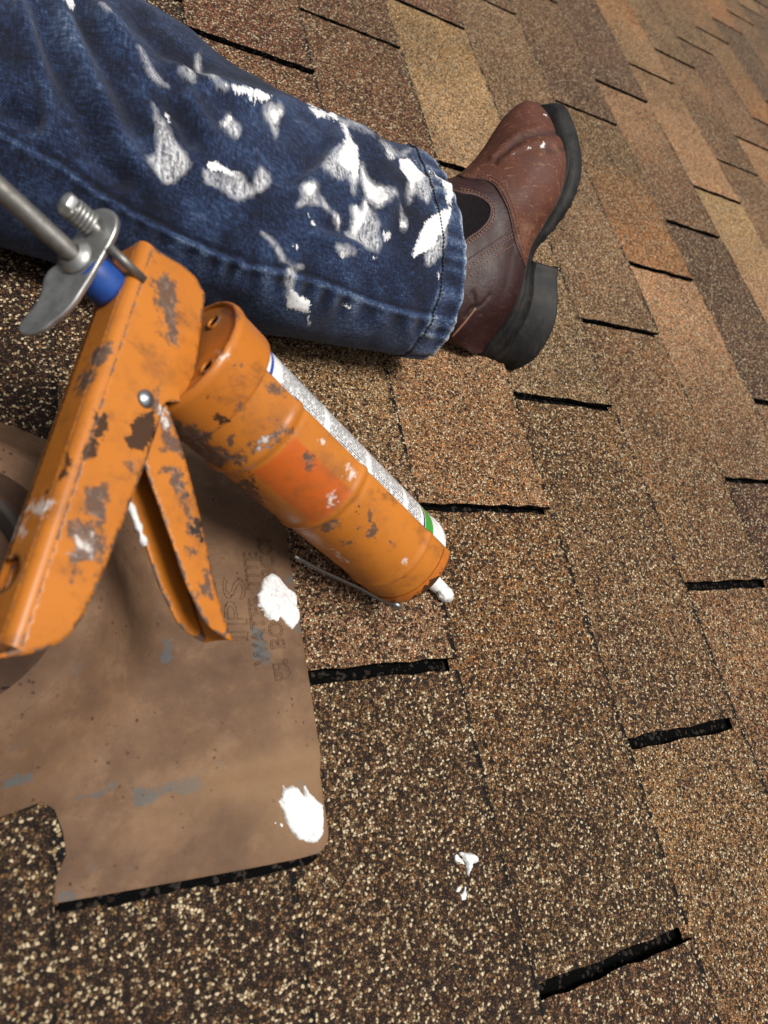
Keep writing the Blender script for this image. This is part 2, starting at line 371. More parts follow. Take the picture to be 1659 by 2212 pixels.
def mat_denim():
    m = NM('worn denim'); p = m.pos(); uv = m.attr('cloth', out='Vector')
    sp = m.node('ShaderNodeSeparateXYZ', {0: uv}, out=None)
    # twill: diagonal ribs
    tw = m.math('SINE', m.math('MULTIPLY', m.math('ADD', m.math('ADD', sp.outputs[0], m.math('MULTIPLY', sp.outputs[1], .8)), m.math('MULTIPLY', m.noise(uv, 300, 2), .0006)), 2*math.pi/.00115))
    slub = m.noise(m.scale(uv, (190, 800, 1)), 1.0, 3, .65); slub2 = m.noise(m.scale(uv, (620, 260, 1)), 1.0, 3, .65)
    cl = m.noise(p, 24, 4, .6)
    fade = m.attr('fade')
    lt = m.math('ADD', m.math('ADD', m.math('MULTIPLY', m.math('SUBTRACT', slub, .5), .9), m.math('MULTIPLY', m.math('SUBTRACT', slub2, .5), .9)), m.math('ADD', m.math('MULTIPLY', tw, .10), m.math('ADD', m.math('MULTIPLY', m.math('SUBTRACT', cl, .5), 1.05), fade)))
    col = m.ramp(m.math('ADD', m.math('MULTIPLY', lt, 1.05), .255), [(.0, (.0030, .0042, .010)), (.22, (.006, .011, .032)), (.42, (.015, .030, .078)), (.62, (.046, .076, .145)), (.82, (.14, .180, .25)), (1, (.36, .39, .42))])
    # white sealant smears: signed distances carried by the cloth
    fine = m.noise(uv, 520, 5, .72); mid = m.noise(uv, 120, 4, .6)
    drag = m.noise(m.scale(uv, (420, 90, 1)), 1.0, 4, .7)
    jag = m.math('ADD', m.math('MULTIPLY', m.math('SUBTRACT', mid, .5), .0075), m.math('MULTIPLY', m.math('SUBTRACT', fine, .5), .0075))
    thick = m.step(m.math('ADD', m.attr('thick'), m.math('ADD', jag, m.math('MULTIPLY', m.math('SUBTRACT', drag, .5), .006))), .0006, -.0006)
    sj = m.math('ADD', jag, m.math('MULTIPLY', m.math('SUBTRACT', drag, .5), .008))
    thin = m.step(m.math('ADD', m.attr('thin'), sj), .0026, -.0016)
    thin = m.math('MULTIPLY', thin, m.math('ADD', m.step(m.math('ADD', m.math('MULTIPLY', drag, .7), m.math('ADD', m.math('MULTIPLY', fine, .55), m.math('MULTIPLY', tw, .03))), .50, .80, .10, .95), 0.0))
    spk = m.math('MULTIPLY', m.step(m.noise(uv, 330, 3, .6), .725, .75), m.step(m.attr('speck'), .2, .8))
    pm = m.math('MAXIMUM', m.math('MAXIMUM', thick, thin), spk)
    col = m.mix(pm, col, m.mix(m.step(m.noise(uv, 260, 4, .65), .3, .7), (.66, .66, .67), (.80, .80, .80)))
    h = m.math('ADD', m.math('MULTIPLY', tw, .18), m.math('ADD', m.math('MULTIPLY', slub, .6), m.math('MULTIPLY', slub2, .6)))
    h = m.math('ADD', h, m.math('MULTIPLY', thick, m.math('MULTIPLY_ADD', m.noise(m.scale(uv, (240, 110, 1)), 1.0, 4, .6), 3.0, .6)))
    m.b.inputs['Sheen Weight'].default_value = .12; m.b.inputs['Sheen Roughness'].default_value = .5
    return m.set(Base_Color=col, Roughness=m.math('SUBTRACT', .9, m.math('MULTIPLY', pm, .4)), Normal=m.bump(h, .5, .0007), Specular_IOR_Level=.25)
M_DENIM = mat_denim()
M_JTHREAD = mat_plain('dark rust thread', (.035, .022, .016), .85, .5, 500)
M_CUT = mat_plain('cartridge cap', (.78, .77, .75), .4, .05)

def mat_label():
    m = NM('printed cartridge label'); uv = m.attr('cyl', out='Vector'); sp = m.node('ShaderNodeSeparateXYZ', {0: uv}, out=None)
    u, a = sp.outputs[0], sp.outputs[1]
    row = m.math('DIVIDE', a, .0019); fr = m.math('FRACT', row); ri = m.math('FLOOR', row)
    line = m.step(m.math('ABSOLUTE', m.math('SUBTRACT', fr, .5)), .34, .26)
    word = m.noise(m.node('ShaderNodeCombineXYZ', {0: m.math('MULTIPLY', u, 900), 1: m.math('MULTIPLY', ri, 7.3)}), 1.0, 2, .7)
    blk = m.math('FRACT', m.math('DIVIDE', m.math('ADD', u, .235), .041))
    inb = m.math('MULTIPLY', m.step(blk, .05, .07), m.step(blk, .95, .93))
    rng = m.math('MULTIPLY', m.step(u, -.236, -.234), m.step(u, -.092, -.094))
    txt = m.math('MULTIPLY', m.math('MULTIPLY', line, m.step(word, .42, .50)), m.math('MULTIPLY', inb, rng))
    col = m.mix(m.math('MULTIPLY', txt, .93), (.80, .80, .80), (.03, .03, .035))
    band = lambda c, w: m.step(m.math('ABSOLUTE', m.math('SUBTRACT', u, c)), w, w*.92)
    col = m.mix(band(-.2405, .0011), col, (.02, .06, .35))
    col = m.mix(band(-.082, .0052), col, (.04, .30, .04))
    col = m.mix(band(-.0885, .0010), col, (.02, .03, .05))
    return m.set(Base_Color=col, Roughness=.3, Coat_Weight=.3)
M_LABEL = mat_label()

# ------------------------------------------------------------------ roof: deck and shingles
EX, TAB, OFF, TH = 0.142875, 0.3323042, 0.1287483, 0.0048
def tab_y(n, k): return n*OFF+k*TAB+(.165 if n == -1 else 0)
def line_x(n): return n*EX if n >= 0 else -.121+(n+1)*EX
def box_sheet(x0, x1, y0, y1, z, nx=1, ny=1):
    V = [(x0+(x1-x0)*i/nx, y0+(y1-y0)*j/ny, z) for i in range(nx+1) for j in range(ny+1)]
    F = [(i*(ny+1)+j, (i+1)*(ny+1)+j, (i+1)*(ny+1)+j+1, i*(ny+1)+j+1) for i in range(nx) for j in range(ny)]
    return V, F
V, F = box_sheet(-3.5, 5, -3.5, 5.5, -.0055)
roof = mesh('roof', V, F, M_ASPHALT); roof['kind'] = 'structure'  # deck shows through the slots; their shadow is put into its black colour

def tab_mesh(seed, name='shingle'):
    r = random.Random(seed); gap = .0092; ny = 9; rows = []
    xs = [-.004, 0.0]+[EX*i/11 for i in range(1, 12)]; last = len(xs)-1; gl_, gr_ = r.uniform(.0034, .0050), r.uniform(.0034, .0050)
    for xi, x in enumerate(xs):
        row = []
        for j in range(ny+1):
            t = j/ny; y = gl_+(TAB-gl_-gr_)*t
            if j in (0, ny): y += r.uniform(-.0011, .0011)
            xx = x+(r.uniform(-.0011, .0011) if xi == last else 0); z = x/EX*TH-(.0012 if xi == 0 else 0)+(r.uniform(-.0003, .0006) if xi == last else 0)
            row.append((xx, y, z))
        rows.append(row)
    V = [p for row in rows for p in row]; nr = len(rows); m = ny+1
    F = [(i*m+j, (i+1)*m+j, (i+1)*m+j+1, i*m+j+1) for i in range(nr-1) for j in range(ny)]
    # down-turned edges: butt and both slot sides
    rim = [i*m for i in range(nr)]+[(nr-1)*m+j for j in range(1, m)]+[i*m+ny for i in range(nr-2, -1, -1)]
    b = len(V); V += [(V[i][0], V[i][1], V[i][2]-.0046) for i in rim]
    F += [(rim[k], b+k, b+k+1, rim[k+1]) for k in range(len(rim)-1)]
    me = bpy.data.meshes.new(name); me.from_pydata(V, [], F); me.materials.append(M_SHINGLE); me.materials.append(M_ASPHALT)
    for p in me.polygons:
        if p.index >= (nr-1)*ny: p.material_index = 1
    bm = bmesh.new(); bm.from_mesh(me); bmesh.ops.recalc_face_normals(bm, faces=bm.faces)
    if sum(f.normal.z*f.calc_area() for f in bm.faces) < 0: bmesh.ops.reverse_faces(bm, faces=bm.faces)
    bm.to_mesh(me); bm.free(); return me
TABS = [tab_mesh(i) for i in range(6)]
# blends: dark purple brown, mid brown, red brown, orange tan, tan, cream, grey tan, dark mix
PAL = dict(D=(.088, .054, .043), B=(.165, .105, .066), R=(.150, .086, .056), O=(.270, .150, .068), T=(.285, .190, .115),
           C=(.400, .285, .185), G=(.215, .155, .108), M=(.066, .047, .034), K=(.045, .034, .028), N=(.105, .070, .045), W=(.165, .108, .062), P=(.20, .130, .080))
# (course, tab): blend at the low end, blend at the high end
BLEND = {(0, -1): 'MN', (0, 0): 'GG', (0, 1): 'NR', (0, 2): 'RP', (1, -2): 'MN', (1, -1): 'NW', (1, 0): 'TG', (1, 1): 'BR', (1, 2): 'RR', (2, -2): 'BP', (2, -1): 'BW',
         (2, 0): 'GG', (2, 1): 'CT', (2, 2): 'RR', (3, -2): 'BP', (3, -1): 'PP', (3, 0): 'GG', (3, 1): 'BG', (3, 2): 'RD', (4, -1): 'PC', (4, -2): 'BD', (4, 0): 'OB', (4, 1): 'DR', (4, 2): 'RR',
         (5, -1): 'DD', (5, 0): 'BT', (5, 1): 'DD', (5, 2): 'DD', (6, -1): 'CC', (6, 0): 'CT', (6, 1): 'TO', (6, 2): 'OP', (7, -1): 'PP', (7, 0): 'RP', (7, 1): 'PP', (8, 0): 'PR', (8, 1): 'PP',
         (9, 0): 'OP', (9, 1): 'PO', (10, 1): 'OO', (11, 1): 'PP', (12, 1): 'GT', (-1, -1): 'MM', (-1, 0): 'MM', (-1, 1): 'MM', (-2, -1): 'MM', (-1, -2): 'MM', (0, -2): 'NN'}
rr = random.Random(11)
def blend_for(n, k):
    b = BLEND.get((n, k))
    if b is None:
        b = rr.choice('PRBOTDPRG' if n > 2 else 'MMNBNM')
        b = b+(b if rr.random() < .6 else rr.choice('PRBOT' if n > 2 else 'MNB'))
    soft = lambda c: tuple(.82*x+.18*y for x, y in zip(c, (.175, .112, .072))) if n > 2 else c
    return soft(PAL[b[0]]), soft(PAL[b[1]])
def dress(o, c1, c2):
    j = lambda c: tuple(x*rr.uniform(.93, 1.07)*k for x, k in zip(c, (1.25, 1.03, .80)))
    o.color = (*j(c1), 1); o['tone'] = [float(x) for x in j(c2)]
def place_tab(n, k):
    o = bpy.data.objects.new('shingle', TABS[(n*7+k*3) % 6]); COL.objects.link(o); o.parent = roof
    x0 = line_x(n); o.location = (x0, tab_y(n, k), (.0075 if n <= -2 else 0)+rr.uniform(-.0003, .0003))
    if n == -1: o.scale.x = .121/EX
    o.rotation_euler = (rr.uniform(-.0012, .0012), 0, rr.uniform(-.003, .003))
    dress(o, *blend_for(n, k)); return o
CUT = {(-2, 0), (-2, 1), (-3, 1)}
for n in range(-5, 17):
    ylo = -.75 if n < 6 else -.2; yhi = 1.2+max(0, n)*.13
    for k in range(-20, 20):
        y = tab_y(n, k)
        if y+TAB < ylo or y > yhi or (n, k) in CUT: continue
        place_tab(n, k)
# the roof beyond the picture, joined
VV, FF = [], []
for n in range(-18, 34):
    for k in range(-60, 60):
        y = tab_y(n, k)
        ylo = -.75 if n < 6 else -.2; yhi = 1.2+max(0, n)*.13
        if y < -3.2 or y > 5.1 or line_x(n) > 4.8 or line_x(n) < -3.2: continue
        if -5 <= n < 17 and not (y+TAB < ylo or y > yhi): continue
        x0 = line_x(n); x1 = line_x(n+1); b = len(VV); g = .0042; dz = .0075 if n <= -2 else 0
        VV += [(x0, y+g, dz), (x1, y+g, dz+TH), (x1, y+TAB-g, dz+TH), (x0, y+TAB-g, dz), (x1, y+g, dz-.001), (x1, y+TAB-g, dz-.001)]
        FF += [(b, b+1, b+2, b+3), (b+1, b+4, b+5, b+2)]
fs = mesh('shingle_field', VV, FF, M_SHINGLE, roof, recalc=False); fs['kind'] = 'stuff'; fs.color = (.22, .125, .07, 1); fs['tone'] = list(PAL['B'])

def cut_shingle(outline, z0, cols, th=.0042):      # a shingle trimmed round the flashing
    out = np.array(outline, float); c = np.array([out[:, 0].min(), out[:, 1].min(), 0])
    V2, F2 = fill_poly(out, .012)
    Vp, Fp = plate_data(V2, F2, lambda x, y: (x, y, z0+.0006*nz((x, y, 0), 40)), np.array([0, 0, -th]))
    me = bpy.data.meshes.new('shingle'); me.from_pydata((Vp-c).tolist(), [], Fp); me.materials.append(M_SHINGLE); me.materials.append(M_ASPHALT)
    nf = len(F2)
    for p in me.polygons:
        if p.index >= 2*nf: p.material_index = 1
    o = bpy.data.objects.new('shingle', me); COL.objects.link(o); o.parent = roof; o.location = c
    dress(o, *cols); return o
jag = lambda pts: [(x+.0010*math.sin(i*2.7)+.0008*math.sin(i*5.1), y) for i, (x, y) in enumerate(pts)]
torn = jag([(float(at(*p, .012)[0]), float(at(*p, .012)[1])) for p in z4([(245, 870), (252, 920), (272, 965), (300, 995), (302, 1050), (285, 1100), (262, 1130), (258, 1180), (246, 1240), (240, 1300)])])
yb = -2*OFF+.0041
low = [(-.262, -.048), (-.160, -.0455)]+[(-.128, -.0475)]+torn+[(-.1205, -.12), (-.1215, -.17), (-.119, -.21), (-.120, yb), (-.262, yb)]
cut_shingle(low, .0125, (PAL['M'], PAL['M']))
cut_shingle([(-.262, .158), (-.15, .1555), (-.118, .1545), (-.120, .25), (-.119, .40), (-.262, .40)], .0125, (PAL['K'], PAL['M']))
cut_shingle([(-.21, .1575), (-.21, .1525), (-.165, .1505), (-.1495, .1480), (-.140, .1425), (-.132, .1375), (-.119, .133), (-.119, .1525)], .0118, (PAL['K'], PAL['K']), .0036)
sl = [at(*p, .009) for p in [(425, 1070), (545, 1095)]]
cut_shingle([(-.119, .1335), (float(sl[0][0]), float(sl[0][1])), (float(sl[1][0]), float(sl[1][1])), (.006, .1215), (.0065, .16), (.007, .2005), (-.119, .2005)], .0105, (PAL['N'], PAL['M']), .0042)

# ------------------------------------------------------------------ pipe flashing
CX, CY = -.1842, .0525
flash = thing('pipe_flashing', 'brown painted metal pipe flashing lying under the shingles, with raised lettering', 'flashing', (CX, CY, .004))
def flange_z(x, y):
    z = .0064-.0018*max(0, x)/.024
    t = min(1, max(0, (y+.060)/.013)); z += .0058*t*t*(3-2*t)
    r = math.hypot(x-CX, y-CY); t = min(1, max(0, (.121-r)/.038)); z += .0375*(t*t*(3-2*t)*.35+.65*t**1.5)
    return z+.0005*nz((x, y, 0), 18)
outl = [(.0225, .1093), (.0236, -.078), (.0238, -.0905)]+[(.0238-.012+.012*math.cos(a), -.0895+.0115*math.sin(-a)) for a in np.linspace(.15, 1.5, 7)]+[(.005, -.1012), (-.1204, -.0960), (-.34, -.088), (-.34, .188), (.021, .188)]
V2, F2 = fill_poly(np.array(outl), .0036)
Vp, Fp = plate_data(V2, F2, lambda x, y: (x, y, flange_z(x, y)), np.array([0, 0, -.0016]))
def world_polys(groups, h):
    return [np.array([at(*p, h)[:2] for p in g]) for g in groups]
grey = world_polys([z4([(600, 800), (700, 760), (860, 740), (940, 760), (900, 800), (760, 800), (660, 860), (600, 850)]), z4([(330, 830), (420, 800), (520, 770), (440, 830), (360, 840)]),
    z4([(0, 745), (80, 725), (150, 740), (130, 775), (40, 785), (-60, 790)]), z4([(1425, 1075), (1410, 1045), (1480, 1070), (1445, 1095)]), z4([(1330, 760), (1370, 750), (1400, 780), (1380, 830), (1350, 800)]),
    zt([(890, 760), (950, 720), (985, 760), (995, 860), (960, 880), (900, 850)]), zt([(880, 880), (960, 890), (1000, 980), (930, 980)]), zt([(500, 1250), (640, 1300), (710, 1530), (690, 1640), (560, 1620), (520, 1450)]),
    z4([(245, 1235), (320, 1260), (390, 1270), (250, 1310)]), z4([(730, 120), (770, 150), (760, 230), (720, 240)]), zt([(960, 1260), (1060, 1250), (1080, 1320), (990, 1320)])], .008)
g = np.full(len(Vp), 1.0)
for q in grey: g = np.minimum(g, sdf_poly(Vp[:, :2], q))
fold_tan = np.exp(-((Vp[:, 1]+.055)/.012)**2)*np.clip((Vp[:, 0]+.09)/.06, 0, 1)+.8*np.exp(-((Vp[:, 0]-.008)**2+(Vp[:, 1]+.07)**2)/.0012)  # lighter tan along the fold and in a patch near the lower corner
flange = mesh('flange', Vp, Fp, M_FLANGE, flash, True, attrs={'grey': g, 'fold_tan': np.clip(fold_tan, 0, 1)})
m = flange.modifiers.new('edge', 'BEVEL'); m.width = .0005; m.segments = 1; m.limit_method = 'ANGLE'; m.angle_limit = math.radians(60)
def ring_lathe(prof, n=96, c=(CX, CY)):
    V, F = [], []; k = len(prof)
    for i in range(n):
        a = 2*math.pi*i/n
        for r, z in prof: V.append((c[0]+r*math.cos(a), c[1]+r*math.sin(a), z))
    for i in range(n):
        for j in range(k-1): F.append((i*k+j, ((i+1) % n)*k+j, ((i+1) % n)*k+j+1, i*k+j+1))
    return V, F
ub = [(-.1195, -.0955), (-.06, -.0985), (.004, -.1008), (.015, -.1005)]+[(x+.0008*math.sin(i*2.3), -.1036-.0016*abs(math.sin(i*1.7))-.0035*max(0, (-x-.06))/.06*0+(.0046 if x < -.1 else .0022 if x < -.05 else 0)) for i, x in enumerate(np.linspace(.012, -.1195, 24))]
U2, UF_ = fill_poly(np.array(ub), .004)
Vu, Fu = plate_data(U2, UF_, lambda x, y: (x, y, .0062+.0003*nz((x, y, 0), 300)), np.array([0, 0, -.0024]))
mesh('edge_shadow', Vu, Fu, M_ASPHALT, flash, False)  # black strip added as the shadow under the flange's lower edge
V, F = ring_lathe([(.0838, .0462), (.0833, .0484), (.0826, .0494), (.0816, .0498), (.0806, .0492), (.0799, .0474), (.0796, .0400)])
mesh('lip', V, F, M_FLANGE, flash, True, attrs={'grey': np.full(len(V), .05), 'fold_tan': np.zeros(len(V))})
V, F = ring_lathe([(.0815, .0405), (.079, .0405), (.074, .0440), (.066, .0515), (.058, .0565), (.0535, .061), (.0515, .0630), (.0495, .0635), (.0485, .062)])
collar = mesh('collar', V, F, M_COLLAR, flash, True); collar['label'] = 'dark scuffed rubber collar'
vp = thing('vent_pipe', 'dark vent pipe standing inside the round flashing collar behind the orange handle', 'pipe', (CX, CY, .0))
V, F = ring_lathe([(.0480, -.03), (.0480, .070), (.0472, .0710), (.0440, .0710), (.0435, .070), (.0435, -.03)], 64)
mesh('pipe_wall', V, F, M_PIPE, vp, True)

def raised_text(txt, p0, p1, ptop, h=.0082, name='raised_lettering'):
    P0, P1, PT = [at(*q, h) for q in (p0, p1, ptop)]
    cu = bpy.data.curves.new(name, 'FONT'); cu.body = txt; cu.fill_mode = 'NONE' if hasattr(cu, 'fill_mode') else 'BOTH'
    cu.size = .01; cu.resolution_u = 3
    o = bpy.data.objects.new(name, cu); COL.objects.link(o)
    bpy.context.view_layer.update()
    wx = np.linalg.norm((P1-P0)[:2]); capt = abs(np.cross(unit((P1-P0)[:2]), (PT-P0)[:2]))
    dg = bpy.context.evaluated_depsgraph_get(); cu.fill_mode = 'NONE'; cu.bevel_depth = 0
    me0 = bpy.data.meshes.new_from_object(o.evaluated_get(dg))
    xs = [v.co.x for v in me0.vertices]; ys = [v.co.y for v in me0.vertices]
    sx = wx/(max(xs)-min(xs)); sy = capt/max(ys)
    d = (P1-P0)[:2]; ang = math.atan2(d[1], d[0]); ca, sa = math.cos(ang), math.sin(ang)
    pts = [((v.co.x-min(xs))*sx, v.co.y*sy) for v in me0.vertices]
    E_ = [(e.vertices[0], e.vertices[1]) for e in me0.edges]
    parts = []
    for a, b in E_:
        q = []
        for i in (a, b):
            x, y = pts[i]; X, Y = P0[0]+ca*x-sa*y, P0[1]+sa*x+ca*y; q.append(np.array([X, Y, flange_z(X, Y)+.00005]))
        if np.linalg.norm(q[0]-q[1]) > 1e-6: parts.append(tube_data(q, .0005, 6))
    bpy.data.objects.remove(o); bpy.data.curves.remove(cu); bpy.data.meshes.remove(me0)
    if parts:
        V, F = join_data(parts); return mesh(name, V, F, M_FLANGE, flange, True, recalc=False, attrs={'grey': np.array([min(sdf_poly(np.array([v[:2]]), q)[0] for q in grey) for v in V]), 'fold_tan': np.zeros(len(V))})
raised_text('WATER TITE', *zt([(694, 1645), (566, 500), (548, 1650)]))
raised_text('IPS', *zt([(480, 1362), (440, 770), (252, 1385)]))
raised_text('BOCA SBCCI', *zt([(862, 1468), (714, 360), (712, 1475)]))
raised_text('UPC', *zt([(840, 1790), (800, 1640), (770, 1800)]))
raised_text('R', *zt([(878, 1628), (874, 1588), (842, 1628)]))
parts = []
for ln in ([(730, 1640), (800, 1630), (752, 1795), (730, 1640)], [(800, 1630), (850, 1640), (890, 1665), (915, 1722), (890, 1770), (840, 1795), (752, 1800)],
           [(862+28*math.cos(a), 1608+34*math.sin(a)) for a in np.linspace(0, 6.283, 17)]):
    P = [at(*p, .0082) for p in zt(ln)]; P = [np.array([p[0], p[1], flange_z(p[0], p[1])+.0001]) for p in P]
    parts.append(tube_data(P, .00022, 5))
V, F = join_data(parts); mesh('raised_emblem', V, F, M_FLANGE, flange, True, recalc=False, attrs={'grey': np.ones(len(V)), 'fold_tan': np.zeros(len(V))})

# ------------------------------------------------------------------ white sealant lying on the flashing and the roof
def blob(px, h, thick, label, name='sealant_blob', sp=.0007, seed=0., base=None, groove=1.0):
    out = np.array([at(*p, h)[:2] for p in px]); out = resample(np.vstack([out, out[:1]]), sp)[:-1]
    out = out+np.array([[.0007*nz((p[0], p[1], 0), 1100, seed), .0007*nz((p[1], p[0], 0), 1100, seed+3)] for p in out])
    V2, F2 = fill_poly(out, sp); d = -sdf_poly(V2, out); d = np.clip(d, 0, None)
    zb = base or (lambda x, y: h)
    top = []; bot = []
    for (x, y), dd in zip(V2, d):
        e = 1-math.exp(-dd/.0007); st = nz((x*.9+y*.5, y*.18-x*.3, 0), 560, seed)
        z = zb(x, y)+thick*e*(.50+groove*(.22*nz((x, y, 0), 150, seed)+.34*st)+.14*nz((x, y, 0), 800, seed))
        top.append((x, y, max(z, zb(x, y)+.0001))); bot.append((x, y, zb(x, y)-.0006))
    V, F = plate_data(V2, F2, lambda x, y: (x, y, 0), np.array([0, 0, 0])); n = len(V2)
    V = np.array(top+bot); c = V[:n].mean(0); c[2] = zb(c[0], c[1])
    o = mesh(name, V, F, M_SEALANT, None, True, origin=c)
    return tag(o, label, 'sealant')
fz = lambda x, y: flange_z(x, y)
def top_z(x): return (x-math.floor(x/EX)*EX)/EX*TH
blob(zt([(735, 700), (800, 745), (850, 800), (905, 860), (960, 890), (988, 930), (990, 1030), (930, 965), (905, 905), (912, 980), (985, 1020), (1015, 1100), (1018, 1160), (1000, 1200), (935, 1275), (880, 1230), (840, 1180), (810, 1150), (790, 1195),
         (700, 1180), (640, 1140), (635, 1095), (600, 1082), (628, 1060), (565, 1040), (585, 1000), (570, 920), (600, 880), (610, 820), (640, 750), (690, 720)]), .0085, .0042, 'white sealant smeared over the raised lettering, just below the wire under the caulking gun', base=fz, seed=1)
blob(zg([(150, 110), (165, 135), (215, 112), (250, 130), (295, 190), (290, 120), (305, 110), (330, 160), (380, 210), (430, 250), (432, 350), (430, 440), (390, 500), (330, 505), (250, 475), (200, 420), (155, 330), (140, 270), (115, 225), (140, 190)]), .0070, .0046,
     'white sealant dab on the rounded lower corner of the brown flashing', base=fz, seed=5)
for px, lb in (([(128, 380), (140, 372), (152, 385), (140, 402)], 'tiny white speck of sealant touching the left side of the corner dab'), ([(93, 370), (100, 364), (106, 371), (99, 378)], 'smallest white sealant speck left of the corner dab')):
    blob(zg(px), .0070, .0012, lb, 'sealant_speck', .0007, base=fz, seed=2)
blob(zg([(1330, 570), (1400, 570), (1450, 595), (1460, 630), (1420, 655), (1410, 690), (1388, 735), (1375, 670), (1370, 640), (1350, 600)]), .00308, .0050, 'white drip of sealant with a pointed tail lying on bare shingle', sp=.0009, seed=8, base=lambda x, y: top_z(x)+.0006)
blob(zg([(1300, 590), (1318, 580), (1340, 615), (1362, 640), (1366, 655), (1335, 640), (1310, 632), (1303, 612)]), .00300, .0014, 'thin white sealant flecks against the left of the pointed drip', 'sealant_fleck', .0007, seed=9, base=lambda x, y: top_z(x)+.0007)
blob(zg([(1308, 835), (1322, 805), (1342, 795), (1345, 815), (1330, 838)]), .00300, .0016, 'upper small white sealant fleck below the pointed drip', 'sealant_fleck', .0007, seed=10, base=lambda x, y: top_z(x)+.0007)
blob(zg([(1368, 800), (1376, 805), (1372, 835), (1380, 850), (1374, 890), (1348, 892), (1345, 870), (1336, 855), (1355, 845), (1364, 830)]), .00300, .0016, 'lower small white sealant fleck below the pointed drip', 'sealant_fleck', .0007, seed=11, base=lambda x, y: top_z(x)+.0007)
# ------------------------------------------------------------------ caulking gun
TIP = at(965, 1283, .004); P1 = CC+ray(482, 845)*.36
GU = unit(TIP-P1); mid_ = (TIP+P1)/2; gc = CC-mid_; gc = unit(gc-(gc@GU)*GU); ge = np.cross(GU, gc)
if ge@CR[0] > 0: ge = -ge
GA = math.radians(50); GV = math.cos(GA)*gc+math.sin(GA)*ge; GW = math.sin(GA)*gc-math.cos(GA)*ge
def G(u, v, w): return TIP+u*GU+v*GV+w*GW
def gl(X): d = np.asarray(X)-TIP; return np.array([d@GU, d@GV, d@GW])
def on_w(px, w): return np.array([gl(onplane(q, TIP+w*GW, GW))[:2] for q in px])
def on_u(px, u): return np.array([gl(onplane(q, TIP+u*GU, GU))[1:] for q in px])
gun = thing('caulking_gun', 'worn orange caulking gun with chipped paint lying across jeans, flashing and shingles', 'caulking gun', TIP)

WEAR = [z1([(815, 680), (890, 650), (935, 690), (965, 920), (970, 1010), (940, 1035), (915, 980), (880, 870), (840, 740)]), z1([(520, 1050), (580, 1040), (580, 1080), (520, 1220), (430, 1310), (390, 1290), (430, 1200), (500, 1130)]),
    z1([(230, 1400), (290, 1320), (290, 1390), (230, 1480)]), z8([(870, 570), (1100, 540), (1130, 640), (1060, 830), (1050, 960), (900, 900), (830, 760)]), z8([(680, 950), (800, 940), (1060, 1040), (1130, 1180), (950, 1350), (760, 1330), (740, 1120), (650, 1090)]), z8([(660, 1440), (800, 1440), (730, 1550)]),
    z8([(1290, 330), (1400, 290), (1460, 330), (1380, 460), (1330, 400)]), z8([(970, 1330), (1060, 1350), (1000, 1500)]), z1([(810, 520), (830, 520), (820, 545)]), z1([(1210, 860), (1280, 860), (1290, 890), (1220, 890)]), z1([(840, 1250), (860, 1250), (850, 1380), (830, 1380)]),
    z2([(610, 580), (700, 600), (690, 640), (640, 640)]), z2([(450, 480), (495, 500), (470, 560)]), z2([(430, 640), (490, 680), (500, 710), (440, 740)]), z2([(500, 900), (600, 860), (700, 800), (745, 840), (640, 900), (540, 940)]),
    z2([(130, 850), (250, 820), (310, 850), (300, 900), (400, 930), (480, 960), (490, 1000), (400, 1030), (200, 980), (150, 900)]), z2([(240, 800), (300, 820), (290, 860), (240, 850)]), z2([(390, 880), (430, 870), (430, 920), (400, 920)]), z2([(450, 760), (530, 740), (520, 770), (460, 780)]),
    z2([(1150, 1250), (1190, 1240), (1180, 1320), (1210, 1370), (1190, 1410), (1150, 1400), (1160, 1330)]), z2([(1000, 1430), (1090, 1410), (1080, 1460), (1010, 1450)]), z2([(1090, 1350), (1130, 1350), (1110, 1370)]), z2([(1270, 1430), (1310, 1440), (1290, 1460)]), z2([(910, 1330), (1000, 1310), (960, 1380), (900, 1370)]), z2([(830, 980), (870, 1000), (870, 1050), (840, 1030)]),
    z3([(790, 70), (840, 90), (880, 200), (880, 260), (800, 250), (780, 190)]), z3([(820, 340), (880, 360), (920, 450), (940, 520), (980, 640), (1000, 700), (950, 660), (890, 560), (850, 430)]), z3([(1010, 830), (1040, 880), (1030, 950), (990, 970)]), z3([(930, 740), (960, 740), (950, 775)])]
BLACK = [z3([(600, 200), (740, 60), (760, 160), (700, 250), (620, 270)]), z3([(460, 100), (500, 80), (510, 150), (470, 190)]), z8([(940, 0), (1000, 0), (1000, 90), (930, 220), (890, 270), (900, 180)]), z8([(1240, 180), (1400, 60), (1460, 60), (1470, 180), (1330, 240)]),
    z8([(690, 220), (720, 290), (760, 350), (700, 390), (670, 450), (660, 560), (600, 600), (570, 560), (600, 420), (650, 290)]), z8([(490, 630), (530, 600), (560, 670), (520, 700)]),
    z2([(450, 1100), (510, 1090), (560, 1140), (600, 1200), (600, 1220), (540, 1200), (480, 1160)]), z3([(930, 470), (960, 540), (1000, 660), (990, 700), (940, 600)]), z2([(1500, 1620), (1560, 1580), (1545, 1640), (1400, 1765), (1385, 1745)]), z2([(1100, 1240), (1125, 1235), (1110, 1265)]), z2([(350, 790), (400, 765), (412, 790), (370, 810)]), z2([(285, 650), (330, 625), (310, 665)])]
